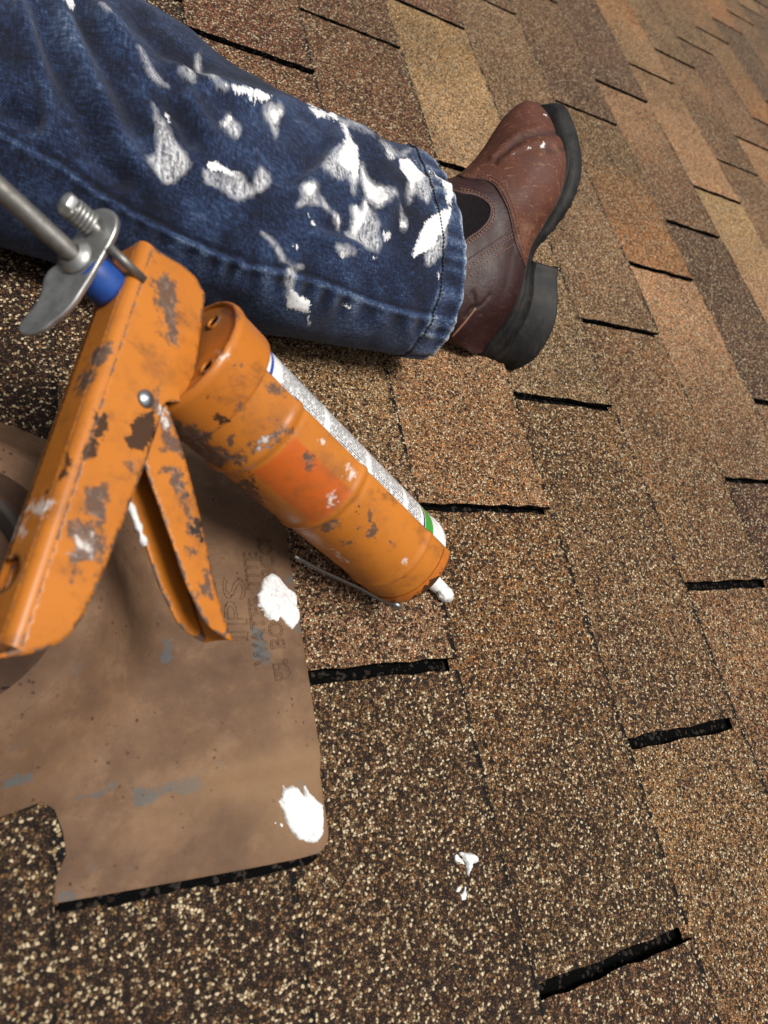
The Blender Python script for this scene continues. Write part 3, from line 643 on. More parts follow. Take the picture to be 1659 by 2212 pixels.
WHITE = [z8([(770, 1070), (960, 1080), (960, 1340), (880, 1240), (750, 1240)]), z8([(190, 820), (480, 700), (600, 740), (460, 860), (280, 900)]), z8([(40, 960), (180, 900), (280, 1080), (100, 1130)]), z2([(960, 1480), (1010, 1490), (1050, 1540), (1000, 1530)]), z2([(340, 410), (400, 420), (370, 450)]),
    z2([(560, 890), (640, 850), (620, 900), (560, 930)]), z2([(940, 1180), (970, 1170), (960, 1250), (945, 1240)]), z2([(1060, 1020), (1090, 1060), (1060, 1100), (1050, 1060)]), z2([(1340, 1540), (1360, 1525), (1350, 1550)]), z2([(905, 880), (935, 880), (930, 915), (905, 910)]), z3([(790, 40), (830, 110), (820, 150), (790, 110)])]
def paint_attrs(V, red=None):
    px = project(V); dep = -((np.asarray(V)-CC)@CR.T)[:, 2]/CF
    f = lambda polys: np.minimum.reduce([sdf_poly(px, p) for p in polys])*dep
    return {'wear': np.clip(f(WEAR), -.02, .05), 'black': np.clip(f(BLACK), -.02, .05), 'white': np.clip(f(WHITE), -.02, .05), 'red': np.zeros(len(V)) if red is None else red}

# housing and handle: one folded sheet
HW, RB = .014, .0048
ridge = on_w([(306, 508), (280, 612), (244, 708), (216, 808), (174, 929), (145, 1039), (106, 1144), (57, 1259), (9, 1360)], HW)
pa, pb = np.polyfit(ridge[:, 1], ridge[:, 0], 1)
back_u = lambda v: pa*v+pb
front = on_w([(352, 548), (400, 576), (424, 600), (444, 636), (436, 700), (428, 760), (421, 830), (417, 858), (402, 869), (380, 868), (358, 868), (337, 934), (315, 999), (273, 1109), (220, 1245), (198, 1293), (176, 1338), (156, 1364), (132, 1386), (100, 1402), (66, 1412), (0, 1421), (-40, 1424)], HW)
v0, v1 = ridge[0, 1], front[-1, 1]-.008
vs = np.linspace(v0, v1, 90); edge = np.stack([back_u(vs)+RB, vs], 1)
plate_out = np.vstack([edge, front[::-1][np.r_[0:len(front)]]])
V2, F2 = fill_poly(plate_out, .0019)
def side_plate(w):
    def f3(a, b):
        return G(a, b, w)
    return plate_data(V2, F2, f3, (-GW if w > 0 else GW)*.0013)
# bent back: flat strip with a finger hole, rounded corners either side
sout = np.vstack([np.stack([np.full(90, HW-RB), vs], 1), np.stack([np.full(90, -HW+RB), vs[::-1]], 1)])
S2, SF = fill_poly(sout, .0019)
hc = gl(onplane((16, 1240), G(back_u(.14), 0, 0), GU)); hole = np.array([hc[2]*.7, hc[1]]); HR = .0070
SF = [f for f in SF if np.linalg.norm(S2[list(f)].mean(0)-hole) > HR]
for i, p in enumerate(S2):                          # pull the hole's rim to a circle
    d = np.linalg.norm(p-hole)
    if HR*.7 < d < HR*1.25: S2[i] = hole+(p-hole)/d*HR if d < HR*1.12 else p
strip = plate_data(S2, SF, lambda w, v: G(back_u(v), v, w), GU*.0013)
corner = []
for sgn in (1, -1):
    V = []; n = 8
    for v in vs:
        for k in range(n):
            a = math.pi/2*k/(n-1)
            V.append(G(back_u(v)+RB-RB*math.cos(a)*1.0, v, sgn*(HW-RB+RB*math.sin(a))))
    F = [(i*n+k, i*n+k+1, (i+1)*n+k+1, (i+1)*n+k) for i in range(len(vs)-1) for k in range(n-1)]
    corner.append((V, F))
V, F = join_data([side_plate(HW), side_plate(-HW), strip]+corner)
mesh('handle', V, F, M_ORANGE, gun, True, attrs=paint_attrs(np.array(V)))

def disc(u, v, w, r, h, n=24, dome=0.0, axis='w'):
    ax = {'w': GW, 'u': GU}[axis]; e1 = {'w': GU, 'u': GV}[axis]; e2 = {'w': GV, 'u': GW}[axis]; c = G(u, v, w); V = []; F = []
    prof = [(r, 0), (r, h*.6), (r*.85, h*.9), (r*.5, h+dome*.7), (.0001, h+dome)]
    for rr_, hh in prof:
        for k in range(n):
            a = 2*math.pi*k/n; V.append(c+ax*hh+rr_*(math.cos(a)*e1+math.sin(a)*e2))
    for i in range(len(prof)-1):
        for k in range(n): F.append((i*n+k, i*n+(k+1) % n, (i+1)*n+(k+1) % n, (i+1)*n+k))
    return V, F
riv = on_w([(314, 862)], HW)[0]
V, F = disc(riv[0], riv[1], HW, .0042, .0016, 24, .0012)
V2b, F2b = tube_data([G(riv[0], riv[1], -HW-.001), G(riv[0], riv[1], HW)], .0024, 12)
V, F = join_data([(V, F), (V2b, F2b)]); mesh('rivet', V, F, M_STEEL, gun, True)

# trigger: a channel open to the rear
tf = np.array([(-.288, .022), (-.272, .037), (-.256, .051), (-.239, .069), (-.225, .085), (-.210, .103), (-.200, .1125), (-.1915, .1195)])
tb = np.array([(-.197, .1200), (-.205, .1195), (-.212, .1175), (-.219, .1130), (-.230, .105), (-.243, .093), (-.259, .079), (-.270, .069), (-.282, .052), (-.291, .036), (-.294, .026)])
tf = smooth_line(tf, .003); tb = smooth_line(tb, .003)
T2, TF = fill_poly(np.vstack([tf, tb]), .002); TW = .0098
web = []; n = 9; Vw = []
for i, (u, v) in enumerate(tf):
    t = unit(tf[min(i+1, len(tf)-1)]-tf[max(i-1, 0)]); nn = np.array([t[1], -t[0]])
    for k in range(n):
        s = -1+2*k/(n-1); b = .0022*(1-abs(s)**3)
        Vw.append(G(u+nn[0]*b, v+nn[1]*b, s*TW))
Fw = [(i*n+k, i*n+k+1, (i+1)*n+k+1, (i+1)*n+k) for i in range(len(tf)-1) for k in range(n-1)]
V, F = join_data([plate_data(T2, TF, lambda a, b: G(a, b, TW), -GW*.0011), plate_data(T2, TF, lambda a, b: G(a, b, -TW), GW*.0011), (Vw, Fw)])
mesh('trigger', V, F, M_ORANGE, gun, True, attrs=paint_attrs(np.array(V)))
fo = tb[(tb[:, 1] > .076) & (tb[:, 1] < .093)]
V, F = tube_data([G(p[0], p[1], -TW+.0004) for p in fo], [.0006+.0015*abs(math.sin(i*1.3+.5)) for i in range(len(fo))], 10)
mesh('sealant_smear', V, F, M_SEALANT, gun, True)

# barrel cradle
RC = .0340
us = np.r_[np.linspace(-.262, -.057, 200)]; aa = np.radians(np.linspace(-93, 91, 114))
def bead(u): return .0013*math.exp(-((u+.2185)/.0028)**2)+.0013*math.exp(-((u+.1585)/.0028)**2)+.0009*math.exp(-((u+.0845)/.0022)**2)-.0006*math.exp(-((u+.2135)/.002)**2)-.0006*math.exp(-((u+.1535)/.002)**2)
V = []; red = []
for u in us:
    for a in aa:
        r = RC+bead(u)+(.0006 if u > -.0845 else 0)-.0012*max(0, (abs(math.degrees(a)+5)-78)/12)**2*0
        V.append(G(u, r*math.cos(a), r*math.sin(a)))
        ad = math.degrees(a)
        s = min(u+.2120, -.1600-u, math.radians(ad-11)*RC, math.radians(62-ad)*RC); red.append(min(1, max(0, s/.0006+.5)))
m_, k_ = len(us), len(aa)
F = [(i*k_+j, i*k_+j+1, (i+1)*k_+j+1, (i+1)*k_+j) for i in range(m_-1) for j in range(k_-1)]
cr_V = np.array(V)
cradle = mesh('barrel_cradle', cr_V, F, M_ORANGE, gun, True, attrs=paint_attrs(cr_V, np.array(red)))
sd = cradle.modifiers.new('sheet', 'SOLIDIFY'); sd.thickness = .0012; sd.offset = -1
# make sure the sheet grows inwards
if (cradle.data.polygons[len(F)//2].normal).dot(Vector(cr_V[F[len(F)//2][0]]-TIP-((cr_V[F[len(F)//2][0]]-TIP)@GU)*GU)) < 0: cradle.data.flip_normals()

def lathe_u(prof, n=72, a0=0, a1=2*math.pi, closed=True):
    V, F = [], []; k = len(prof); nn = n if closed else n+1
    for i in range(nn):
        a = a0+(a1-a0)*i/n
        for u, r in prof: V.append(G(u, r*math.cos(a), r*math.sin(a)))
    for i in range(n):
        for j in range(k-1): F.append((i*k+j, ((i+1) % nn)*k+j, ((i+1) % nn)*k+j+1, i*k+j+1))
    return V, F
# rear cap with its two eyelets
RU = -.2685
prof = [(RU-.0002, .0334), (RU-.0014, .0338), (RU-.0020, .0346), (RU-.0016, .0355), (RU-.0004, .0362), (RU+.0012, .0366), (RU+.003, .0364), (RU+.006, .0356), (RU+.0215, .0354), (RU+.0232, .0350), (RU+.0240, .0336)]
capd = lathe_u(prof, 96)
ey = on_u(z1([(1160, 915), (1127, 1155)]), RU)
cc_ = [(.0335*math.cos(a), .0335*math.sin(a)) for a in np.linspace(0, 2*math.pi, 60, endpoint=False)]
D2, DF = fill_poly(np.array(cc_), .0016); ER = .0036
DF = [f for f in DF if all(np.linalg.norm(D2[list(f)].mean(0)-e) > ER for e in ey)]
face = ([G(RU-.0002, p[0], p[1]) for p in D2], DF)
V, F = join_data([capd, face]); mesh('rear_cap', V, F, M_ORANGE, gun, True, recalc=True, attrs=paint_attrs(np.array(V), np.array([.12 if np.linalg.norm(gl(p)[1:]) < .0333 else .1 for p in V])))
for e in ey:
    P = [G(RU-.0006, e[0]+ER*1.08*math.cos(a), e[1]+ER*1.08*math.sin(a)) for a in np.linspace(0, 2*math.pi, 25)]
    V, F = tube_data(P, .0009, 8, False); mesh('eyelet', V, F, M_ORANGE, gun, True, attrs=paint_attrs(np.array(V)))
# front ring with end plate and nozzle slot
FU = -.0575
V, F = lathe_u([(-.0655, .0352), (-.0600, .0356), (FU-.0006, .0352), (FU, .0340), (FU, .0075), (FU-.001, .0072)], 60, math.radians(-96), math.radians(88), False)
mesh('front_plate', V, F, M_ORANGE, gun, True, attrs=paint_attrs(np.array(V), np.full(len(V), .35)))

# piercing wire with its pivot stud
wp = [on_w(z2([q]), 0.0)[0] for q in ((760, 1512), (900, 1588), (1100, 1680), (1235, 1752), (1290, 1772))]
V, F = tube_data([G(p[0], p[1], 0) for p in smooth_line(np.array(wp), .004)], .0011, 8); mesh('piercing_wire', V, F, M_WIRE, gun, True)
pv = on_w(z2([(1308, 1772)]), 0.0)[0]
st = [G(pv[0], pv[1]+h, 0) for h in (-.004, .0028)]
pw = unit(GV)
def cyl(p, q, prof, n=20):
    p, q = np.asarray(p), np.asarray(q); t = unit(q-p); L = np.linalg.norm(q-p)
    a = unit(np.cross(t, [.3, .5, .8])); b = np.cross(t, a); V = []; F = []; k = len(prof)
    for i in range(n):
        an = 2*math.pi*i/n
        for h, r in prof: V.append(p+t*h*L+r*(math.cos(an)*a+math.sin(an)*b))
    for i in range(n):
        for j in range(k-1): F.append((i*k+j, ((i+1) % n)*k+j, ((i+1) % n)*k+j+1, i*k+j+1))
    return V, F
V, F = cyl(st[0], st[1], [(0, .0001), (0, .0022), (.55, .0022), (.56, .0040), (.72, .0043), (.9, .0040), (1, .0028), (1, .0001)])
mesh('pivot_stud', V, F, M_STEEL, gun, True)

# push rod, release lever, bushing, bolt and spring
V, F = tube_data([G(u, 0, 0) for u in (-.425, -.40, -.36, -.30, -.27)], .0044, 20); mesh('push_rod', V, F, M_ROD, gun, True)
V, F = cyl(G(-.425, 0, 0), G(-.425, .026, .0), [(0, .0001), (0, .0044), (1, .0044), (1, .0001)]); mesh('rod_hook', V, F, M_ROD, gun, True)
bu = gl(onplane((164, 556), TIP, GW))[0]
ln = unit(GU-.35*GV-.45*GW)
lo_px = z1([(505, 303), (545, 292), (590, 297), (622, 325), (630, 360), (622, 410), (590, 480), (545, 560), (500, 640), (440, 735), (405, 790), (370, 832), (330, 872), (290, 902), (240, 945), (190, 968), (150, 980), (115, 975), (95, 952), (105, 918), (150, 860), (195, 800), (212, 765), (228, 700), (242, 655), (275, 615), (320, 585), (350, 520), (390, 455), (450, 370)])
c0 = G(bu, 0, 0); l1 = unit(GV-(GV@ln)*ln); l2 = np.cross(ln, l1)
L2 = np.array([[(onplane(q, c0, ln)-c0)@l1, (onplane(q, c0, ln)-c0)@l2] for q in lo_px])
A2, AF = fill_poly(smooth_line(np.vstack([L2, L2[:1]]), .0016)[:-1], .0018)
def lev(a, b):
    bend = -.0015*max(0, (a-.022)/.03)**2 if a > .022 else 0
    return c0+a*l1+b*l2+ln*bend
V, F = plate_data(A2, AF, lev, ln*.0030); o = mesh('release_lever', V, F, M_ZINC, gun, True); bevel(o, .0007, 2, 50)
V, F = cyl(c0-ln*.0006, c0-ln*.0040, [(0, .0082), (.3, .0080), (.7, .0062), (1, .0046)]); mesh('lever_boss', V, F, M_ZINC, gun, True)
V, F = cyl(G(bu+.0045, 0, 0), G(back_u(0)+.001, 0, 0), [(0, .0050), (0, .0092), (.12, .0098), (.85, .0098), (1, .0092), (1, .005)], 40)
mesh('bushing', V, F, M_BLUE, gun, True)
bp = onplane(z1([(505, 395)])[0], c0, ln); bd = -unit(GU-.10*GV)
bt = onplane(z1([(350, 235)])[0], bp, np.cross(bd, CR[0])); Lb = min(.05, max(.016, abs((bt-bp)@bd)))
V, F = cyl(bp+bd*-.004, bp+bd*Lb, [(0, .0001), (0, .0026), (1, .0026), (1, .0001)]); mesh('bolt', V, F, M_ZINC, gun, True)
hx = bp+bd*Lb*.66
V, F = cyl(hx, bp+bd*Lb*.98, [(0, .0001), (0, .0050), (.1, .0056), (.75, .0056), (.95, .0045), (1, .0040), (1.06, .0026)], 6); o = mesh('lock_nut', V, F, M_ZINC, gun, False); bevel(o, .0006, 2, 30)
b1 = unit(np.cross(bd, [.3, .5, .8])); b2 = np.cross(bd, b1)
P = [bp+bd*(.0008+(Lb*.64)*t)+.0046*(math.cos(t*5.5*2*math.pi)*b1+math.sin(t*5.5*2*math.pi)*b2) for t in np.linspace(0, 1, 120)]
V, F = tube_data(P, .00095, 8); mesh('spring', V, F, M_ZINC, gun, True)
pn = onplane(z1([(585, 500)])[0], c0, ln); pn2 = pn+GU*.020
V, F = cyl(pn, pn2, [(0, .0001), (0, .0021), (1, .0021), (1, .0001)]); mesh('stop_pin', V, F, M_ROD, gun, True)

# cartridge lying in the cradle: a thing of its own
RT = .0325
cart = thing('sealant_cartridge', 'white sealant cartridge with fine printed label and green band, seated inside the caulking gun', 'cartridge', G(-.15, 0, 0))
prof = [(-.2660, .020), (-.2660, RT-.0003), (-.2655, RT), (-.27, RT), (-.0665, RT)]
V, F = lathe_u(prof, 120)
us_ = np.linspace(-.2650, -.0665, 60); V = []; F = []; n = 120; cyla = []
for u in us_:
    for k in range(n):
        a = 2*math.pi*k/n; V.append(G(u, RT*math.cos(a), RT*math.sin(a))); cyla.append((u, (a if a < math.pi*1.5 else a-2*math.pi)*RT, 0))
F = [(i*n+k, i*n+(k+1) % n, (i+1)*n+(k+1) % n, (i+1)*n+k) for i in range(len(us_)-1) for k in range(n)]
mesh('tube', V, F, M_LABEL, cart, True, attrs={'cyl': np.array(cyla)})
V, F = lathe_u([(-.0665, RT), (-.0650, RT+.0006), (-.0610, RT+.0006), (-.0600, RT-.001), (-.0600, .009)], 96); mesh('end_cap', V, F, M_CUT, cart, True)
V, F = lathe_u([(-.0600, .0085), (-.056, .0080), (-.030, .0066), (-.008, .0053), (-.002, .0048), (.0, .0036), (.0, .0015), (-.006, .0014)], 32); nzl = mesh('nozzle', V, F, M_NOZZLE, cart, True)
V = []; 
gp = [G(-.0155, .0042, .0030), G(-.006, .0036, .0030), G(.001, .0012, .001), G(.0026, 0, 0)]
gp = list(smooth_line(np.array(gp), .0014)); rs_ = np.interp(np.linspace(0, 3, len(gp)), range(4), [.0030, .0058, .0052, .0020]); V, F = tube_data(gp, list(rs_), 20); V = [np.array(v)+.0014*np.array([nz(v, 420), nz(v, 420, 3), nz(v, 420, 7)]) for v in V]
mesh('sealant_bead', V, F, M_SEALANT, nzl, True)
# ------------------------------------------------------------------ the seated person's leg: jeans and boot
person = thing('person', 'person sitting on the roof, one leg outstretched in sealant smeared jeans and brown boot', 'person', at(700, 500, 0))
UP = np.array([(-500, -560), (-200, -340), (100, -130), (240, -40), (296, 0), (336, 24), (392, 60), (452, 104), (492, 136), (560, 176), (648, 228), (723, 265), (768, 278), (819, 313), (851, 326), (883, 329), (915, 342), (947, 358), (976, 380), (1100, 440)], float)
LO = np.array([(-500, 390), (-200, 466), (0, 524), (100, 556), (300, 620), (569, 713), (595, 716), (659, 729), (723, 739), (787, 751), (851, 764), (899, 771), (915, 771), (1100, 800)], float)
DJ = unit([.954, .3]); NJ = np.array([-DJ[1], DJ[0]])
us_u, up_u = UP@DJ, UP@NJ; us_l, up_l = LO@DJ, LO@NJ
AN = np.linspace(0, 2*math.pi, 90, endpoint=False)
def ring_res(x, cy, a, b):
    q = project(np.stack([np.full(90, x), cy+a*np.cos(AN), b*.95+b*np.sin(AN)], 1)); s, p = q@DJ, q@NJ
    i, j = p.argmin(), p.argmax()
    return np.array([p[i]-np.interp(s[i], us_u, up_u), p[j]-np.interp(s[j], us_l, up_l)])
xs = np.linspace(-.15, .185, 34); sec = []; st = np.array([.40, .13])
for x in xs:
    b = np.interp(x, [-.2, 0, .19], [.075, .064, .055])
    for it in range(25):
        r = ring_res(x, *st, b); J = np.stack([(ring_res(x, *(st+d), b)-r)/1e-4 for d in (np.array([1e-4, 0]), np.array([0, 1e-4]))], 1)
        st = st+np.clip(np.linalg.lstsq(J, -r, rcond=None)[0], -.02, .02)
    sec.append((x, st[0], st[1], b))
sec = np.array(sec)
far = np.array([(-.62, .30, .100, .098), (-.42, .37, .118, .090), (-.28, .395, .126, .078)])
sec = np.vstack([far, sec])
NS, NR = 330, 250
X0 = np.r_[np.linspace(-.62, -.17, 50, endpoint=False), np.linspace(-.17, .185, NS-50)]
an = np.linspace(0, 2*math.pi, NR, endpoint=False)
def smooth_interp(x, k):
    return np.interp(x, sec[:, 0], sec[:, k])
cyv, av, bv = [np.convolve(np.pad(smooth_interp(X0, k), 7, 'edge'), np.ones(15)/15, 'valid') for k in (1, 2, 3)]
for arr, k in ((cyv, 1), (av, 2), (bv, 3)): arr[-8:] = smooth_interp(X0[-8:], k)
hem_dx = np.interp(an, np.radians([0, 60, 100, 140, 180, 225, 270, 315, 360]), [-.004, -.006, -.009, -.016, -.022, -.020, -.010, -.004, -.004])
wgt = np.clip((X0+.02)/.205, 0, 1)**1.5
XX = X0[:, None]+wgt[:, None]*hem_dx[None, :]
ca, sa = np.cos(an)[None, :], np.sin(an)[None, :]
# soft squared ellipse, flat where it lies on the roof
sq = lambda c: np.sign(c)*np.abs(c)**.92
YY = cyv[:, None]+av[:, None]*sq(ca); ZZ = bv[:, None]*.95+bv[:, None]*sq(sa)
ZZ = np.where(ZZ < .006, .006+(ZZ-.006)*.25, ZZ)
JV = np.stack([XX, YY, ZZ], 2)
def grid_normals(P):
    du = np.gradient(P, axis=0); dv = (np.roll(P, -1, 1)-np.roll(P, 1, 1)); n = np.cross(dv, du)
    n /= np.linalg.norm(n, axis=2, keepdims=True)+1e-12
    c = P.mean(1, keepdims=True); return np.where(((n*(P-c)).sum(2, keepdims=True)) < 0, -n, n)
N0 = grid_normals(JV); flat = JV.reshape(-1, 3); px = project(flat); nrm = N0.reshape(-1, 3)
dep = -((flat-CC)@CR.T)[:, 2]; sc_ = dep/CF
seen = ((CC-flat)*nrm).sum(1) > 0
sx_, sn_ = px[:, 0], px[:, 1]
SEAM = z6([(-300, 560), (0, 705), (120, 770), (240, 840), (340, 890), (440, 960), (520, 1020), (620, 1080), (720, 1140), (880, 1220), (1000, 1280), (1150, 1350), (1300, 1400)])+z7([(20, 1262), (150, 1280), (290, 1310), (500, 1370), (680, 1440), (860, 1510), (1050, 1565), (1230, 1605), (1360, 1632)])
disp = np.zeros(len(flat)); fade = np.zeros(len(flat))
inb = seen & (sx_ > -300) & (sx_ < 1150) & (sn_ > -200) & (sn_ < 900); I = np.where(inb)[0]; pI = px[I]
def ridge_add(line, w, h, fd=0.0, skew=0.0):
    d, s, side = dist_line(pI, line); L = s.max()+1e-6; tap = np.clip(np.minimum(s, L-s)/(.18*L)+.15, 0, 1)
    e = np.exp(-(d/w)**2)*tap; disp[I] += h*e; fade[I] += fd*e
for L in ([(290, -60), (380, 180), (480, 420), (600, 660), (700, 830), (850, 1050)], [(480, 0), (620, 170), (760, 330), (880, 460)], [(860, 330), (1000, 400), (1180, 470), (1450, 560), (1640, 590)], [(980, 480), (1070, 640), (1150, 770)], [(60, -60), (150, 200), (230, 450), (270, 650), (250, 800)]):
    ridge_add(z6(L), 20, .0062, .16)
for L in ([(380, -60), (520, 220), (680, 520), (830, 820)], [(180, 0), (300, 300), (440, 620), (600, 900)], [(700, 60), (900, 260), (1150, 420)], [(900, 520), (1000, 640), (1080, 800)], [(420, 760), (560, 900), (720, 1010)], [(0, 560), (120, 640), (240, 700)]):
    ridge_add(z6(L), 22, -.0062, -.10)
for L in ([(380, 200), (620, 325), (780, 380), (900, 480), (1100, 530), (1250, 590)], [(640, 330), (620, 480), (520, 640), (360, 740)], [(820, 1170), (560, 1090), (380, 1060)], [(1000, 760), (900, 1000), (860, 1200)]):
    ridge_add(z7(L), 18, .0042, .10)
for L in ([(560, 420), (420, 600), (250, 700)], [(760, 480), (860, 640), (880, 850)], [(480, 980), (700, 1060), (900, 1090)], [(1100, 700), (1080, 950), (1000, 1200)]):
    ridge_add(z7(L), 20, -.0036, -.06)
d, s, side = dist_line(pI, SEAM); dm = d*side          # side > 0 lies below the seam in the picture
nearhem = np.clip((1010-pI[:, 0])/90, .25, 1)
disp[I] += .0022*np.exp(-((dm-9)/9)**2)-.0022*np.exp(-((dm+5)/4.5)**2)
pk = np.sin(s*2*math.pi/52+1.2*np.sin(s/37.0))
band = np.exp(-((dm-30)/22)**2)
disp[I] += .0016*pk*band; fade[I] += .26*np.exp(-((dm-8)/7)**2)+.20*pk*band*np.clip((pI[:, 0]-250)/250, .25, 1)+.10*np.clip(dm/60, 0, 1)-.24*np.exp(-((dm+5)/4)**2)
pk2 = np.sin(s*2*math.pi/64+.8); band2 = np.exp(-((dm+24)/16)**2); disp[I] += .0008*pk2*band2; fade[I] += .06*pk2*band2
# hem: doubled cloth, a sunk stitch row, worn edge
rel = (XX-(.185+hem_dx[None, :])).ravel()
fz_ = np.exp(-((rel+.024)/.0016)**2)
disp += np.where(rel > -.024, .0012, 0)-.0010*fz_
rp = np.sin(np.tile(an, NS)*34+2*np.sin(np.tile(an, NS)*9)); fade += np.where(rel > -.026, .16*rp+.16, 0)+.45*np.exp(-(rel/.0025)**2)+.10*np.exp(-((rel+.026)/.004)**2)
disp += np.where(rel > -.03, .0008*rp, 0)*np.clip((rel+.03)/.01, 0, 1)
low = np.array([nz(p, 26, 2.)*.0022+nz(p, 60, 5.)*.0010 for p in flat[::1]]); disp += low
PV = flat+nrm*disp[:, None]
sp0 = PV.reshape(NS, NR, 3)
THICK = [z6(l) for l in ([(1120, 890), (1160, 870), (1240, 925), (1305, 940), (1250, 948), (1190, 932), (1130, 918)], [(1200, 490), (1340, 520), (1450, 560), (1400, 578), (1320, 552), (1230, 508)], [(335, -10), (395, -10), (400, 30), (380, 44)], [(900, 595), (915, 600), (910, 655), (898, 640)],
    [(1440, 612), (1515, 612), (1500, 650), (1480, 660), (1470, 640)], [(1595, 1320), (1608, 1326), (1600, 1342)], [(1205, 670), (1235, 620), (1250, 640), (1230, 690)])]
THICK += [z7(l) for l in ([(625, 330), (700, 410), (780, 540), (770, 620), (740, 700), (715, 690), (690, 640), (640, 610), (600, 590), (640, 490), (650, 430)], [(785, 560), (820, 640), (870, 690), (935, 740), (945, 830), (900, 860), (850, 800), (815, 720)], [(740, 875), (765, 930), (800, 850), (825, 890), (790, 1000), (740, 1085), (728, 1000)],
    [(1030, 575), (1110, 580), (1180, 640), (1205, 680), (1150, 720), (1120, 780), (1100, 680)], [(1220, 635), (1260, 650), (1320, 710), (1390, 750), (1380, 840), (1348, 870), (1332, 760), (1280, 690)], [(1290, 920), (1375, 900), (1360, 1000), (1310, 1080), (1250, 1170), (1180, 1195), (1120, 1222), (1150, 1120), (1200, 1000)],
    [(410, 185), (450, 225), (530, 280), (580, 255), (603, 322), (540, 300), (470, 285), (430, 235)], [(920, 1040), (950, 1050), (985, 1035), (995, 1070), (940, 1100)], [(290, 1420), (330, 1450), (370, 1490), (420, 1520), (410, 1580), (340, 1560), (270, 1550), (280, 1480)], [(632, 1180), (660, 1205), (645, 1218)], [(410, 1595), (430, 1640), (415, 1655)],
    [(1070, 960), (1100, 990), (1080, 1015)], [(415, 925), (440, 955), (465, 1010), (442, 1000)], [(605, 930), (640, 965), (636, 1005)], [(395, 740), (465, 735), (450, 790), (400, 800)], [(335, 1148), (350, 1150), (342, 1165)], [(860, 1210), (878, 1215), (868, 1230)], [(670, 1540), (695, 1545), (680, 1555)], [(940, 520), (1000, 555), (985, 560), (945, 535)], [(1290, 1330), (1305, 1345), (1298, 1370)], [(1455, 880), (1475, 885), (1460, 900)], [(1425, 715), (1440, 735), (1425, 745)])]
THIN = [z6(l) for l in ([(830, 560), (860, 650), (885, 650), (940, 760), (1020, 880), (975, 950), (915, 990), (860, 965), (805, 880), (800, 850), (850, 800)], [(1105, 915), (1190, 940), (1300, 945), (1325, 980), (1370, 1040), (1310, 1080), (1240, 1060), (1200, 1010), (1120, 990)], [(1380, 960), (1410, 910), (1460, 970), (1440, 1010), (1380, 1030)],
    [(1420, 590), (1520, 605), (1505, 660), (1490, 740), (1460, 660)], [(1195, 660), (1230, 620), (1250, 650), (1300, 690), (1275, 750), (1230, 700)], [(740, 290), (785, 360), (825, 412), (905, 458), (840, 442), (785, 392), (755, 340)], [(960, 405), (1012, 402), (1045, 475), (1005, 440)], [(525, 60), (578, 102), (565, 105)], [(1420, 1260), (1500, 1340), (1560, 1420), (1630, 1442), (1545, 1428), (1480, 1335)], [(1070, 300), (1082, 300), (1095, 400), (1080, 400)], [(1100, 380), (1190, 490), (1260, 500), (1170, 500)])]
THIN += [z7(l) for l in ([(560, 540), (640, 490), (700, 650), (760, 620), (735, 800), (690, 690), (640, 690), (540, 665), (512, 620)], [(775, 550), (830, 640), (880, 690), (950, 740), (1020, 780), (960, 850), (895, 895), (830, 835), (795, 720)], [(720, 880), (770, 890), (800, 840), (845, 900), (885, 1000), (870, 1085), (735, 1105), (720, 1000)], [(1170, 640), (1240, 705), (1252, 780), (1220, 850), (1150, 770), (1120, 840), (1100, 700)],
    [(1220, 1180), (1310, 1080), (1365, 960), (1320, 1180), (1290, 1220), (1225, 1275)], [(385, 735), (475, 728), (475, 800), (500, 870), (420, 850), (340, 880), (380, 820)], [(890, 470), (965, 510), (1040, 560), (1100, 520), (980, 560), (915, 500)], [(1060, 860), (1090, 930), (1105, 1000), (1078, 1010)], [(590, 910), (645, 960), (640, 1020), (615, 970)], [(505, 815), (545, 860), (580, 920), (530, 885)], [(615, 320), (745, 352), (805, 400), (850, 432), (775, 385), (680, 355)], [(270, 1300), (330, 1310), (300, 1420), (280, 1500)], [(600, 1140), (720, 1180), (660, 1215)], [(690, 1040), (900, 1090), (880, 1180), (760, 1120)])]
def soft_loop(p):
    p = np.array(p, float); Q = np.vstack([p[-2:], p, p[:3]]); o = []
    for i in range(2, len(p)+2):
        p0, p1, p2, p3 = Q[i-1:i+3]
        for t in (0, .33, .67): o.append(.5*((2*p1)+(-p0+p2)*t+(2*p0-5*p1+4*p2-p3)*t*t+(-p0+3*p1-3*p2+p3)*t**3))
    return np.array(o)
def cloth_sdf(polys):
    out = np.full(len(flat), .05); v = np.full(len(I), 1e9)
    for p in polys: v = np.minimum(v, sdf_poly(pI, soft_loop(p)))
    out[I] = np.clip(v*sc_[I], -.02, .05); return out
th_, tn_ = cloth_sdf(THICK), cloth_sdf(THIN)
rough_ = np.array([nz(p, 500, 1.) if t < .002 else 0 for p, t in zip(flat, th_)])
PV = PV+nrm*(np.clip(-th_/.0012, 0, 1)*(.0009+.0006*rough_))[:, None]
speck = np.zeros(len(flat))
for c, r in ((z7([(1260, 1290)])[0], 45), (z7([(680, 1150)])[0], 30), (z7([(300, 1300)])[0], 40), (z7([(950, 700)])[0], 60), (z7([(1150, 1250)])[0], 40), (z7([(820, 1000)])[0], 70)):
    speck[I] = np.maximum(speck[I], np.exp(-((pI-np.array(c))**2).sum(1)/r**2))
acc = np.concatenate([[0], np.cumsum(np.diff(X0))]); per = np.pi*(av+bv)
cloth = np.stack([np.repeat(acc, NR), (np.tile(an, (NS, 1))*(.165/np.pi)*.62*np.pi/1.9).ravel(), np.zeros(NS*NR)], 1)
cloth[:, 1] = (np.tile(an, (NS, 1))*.083).ravel()
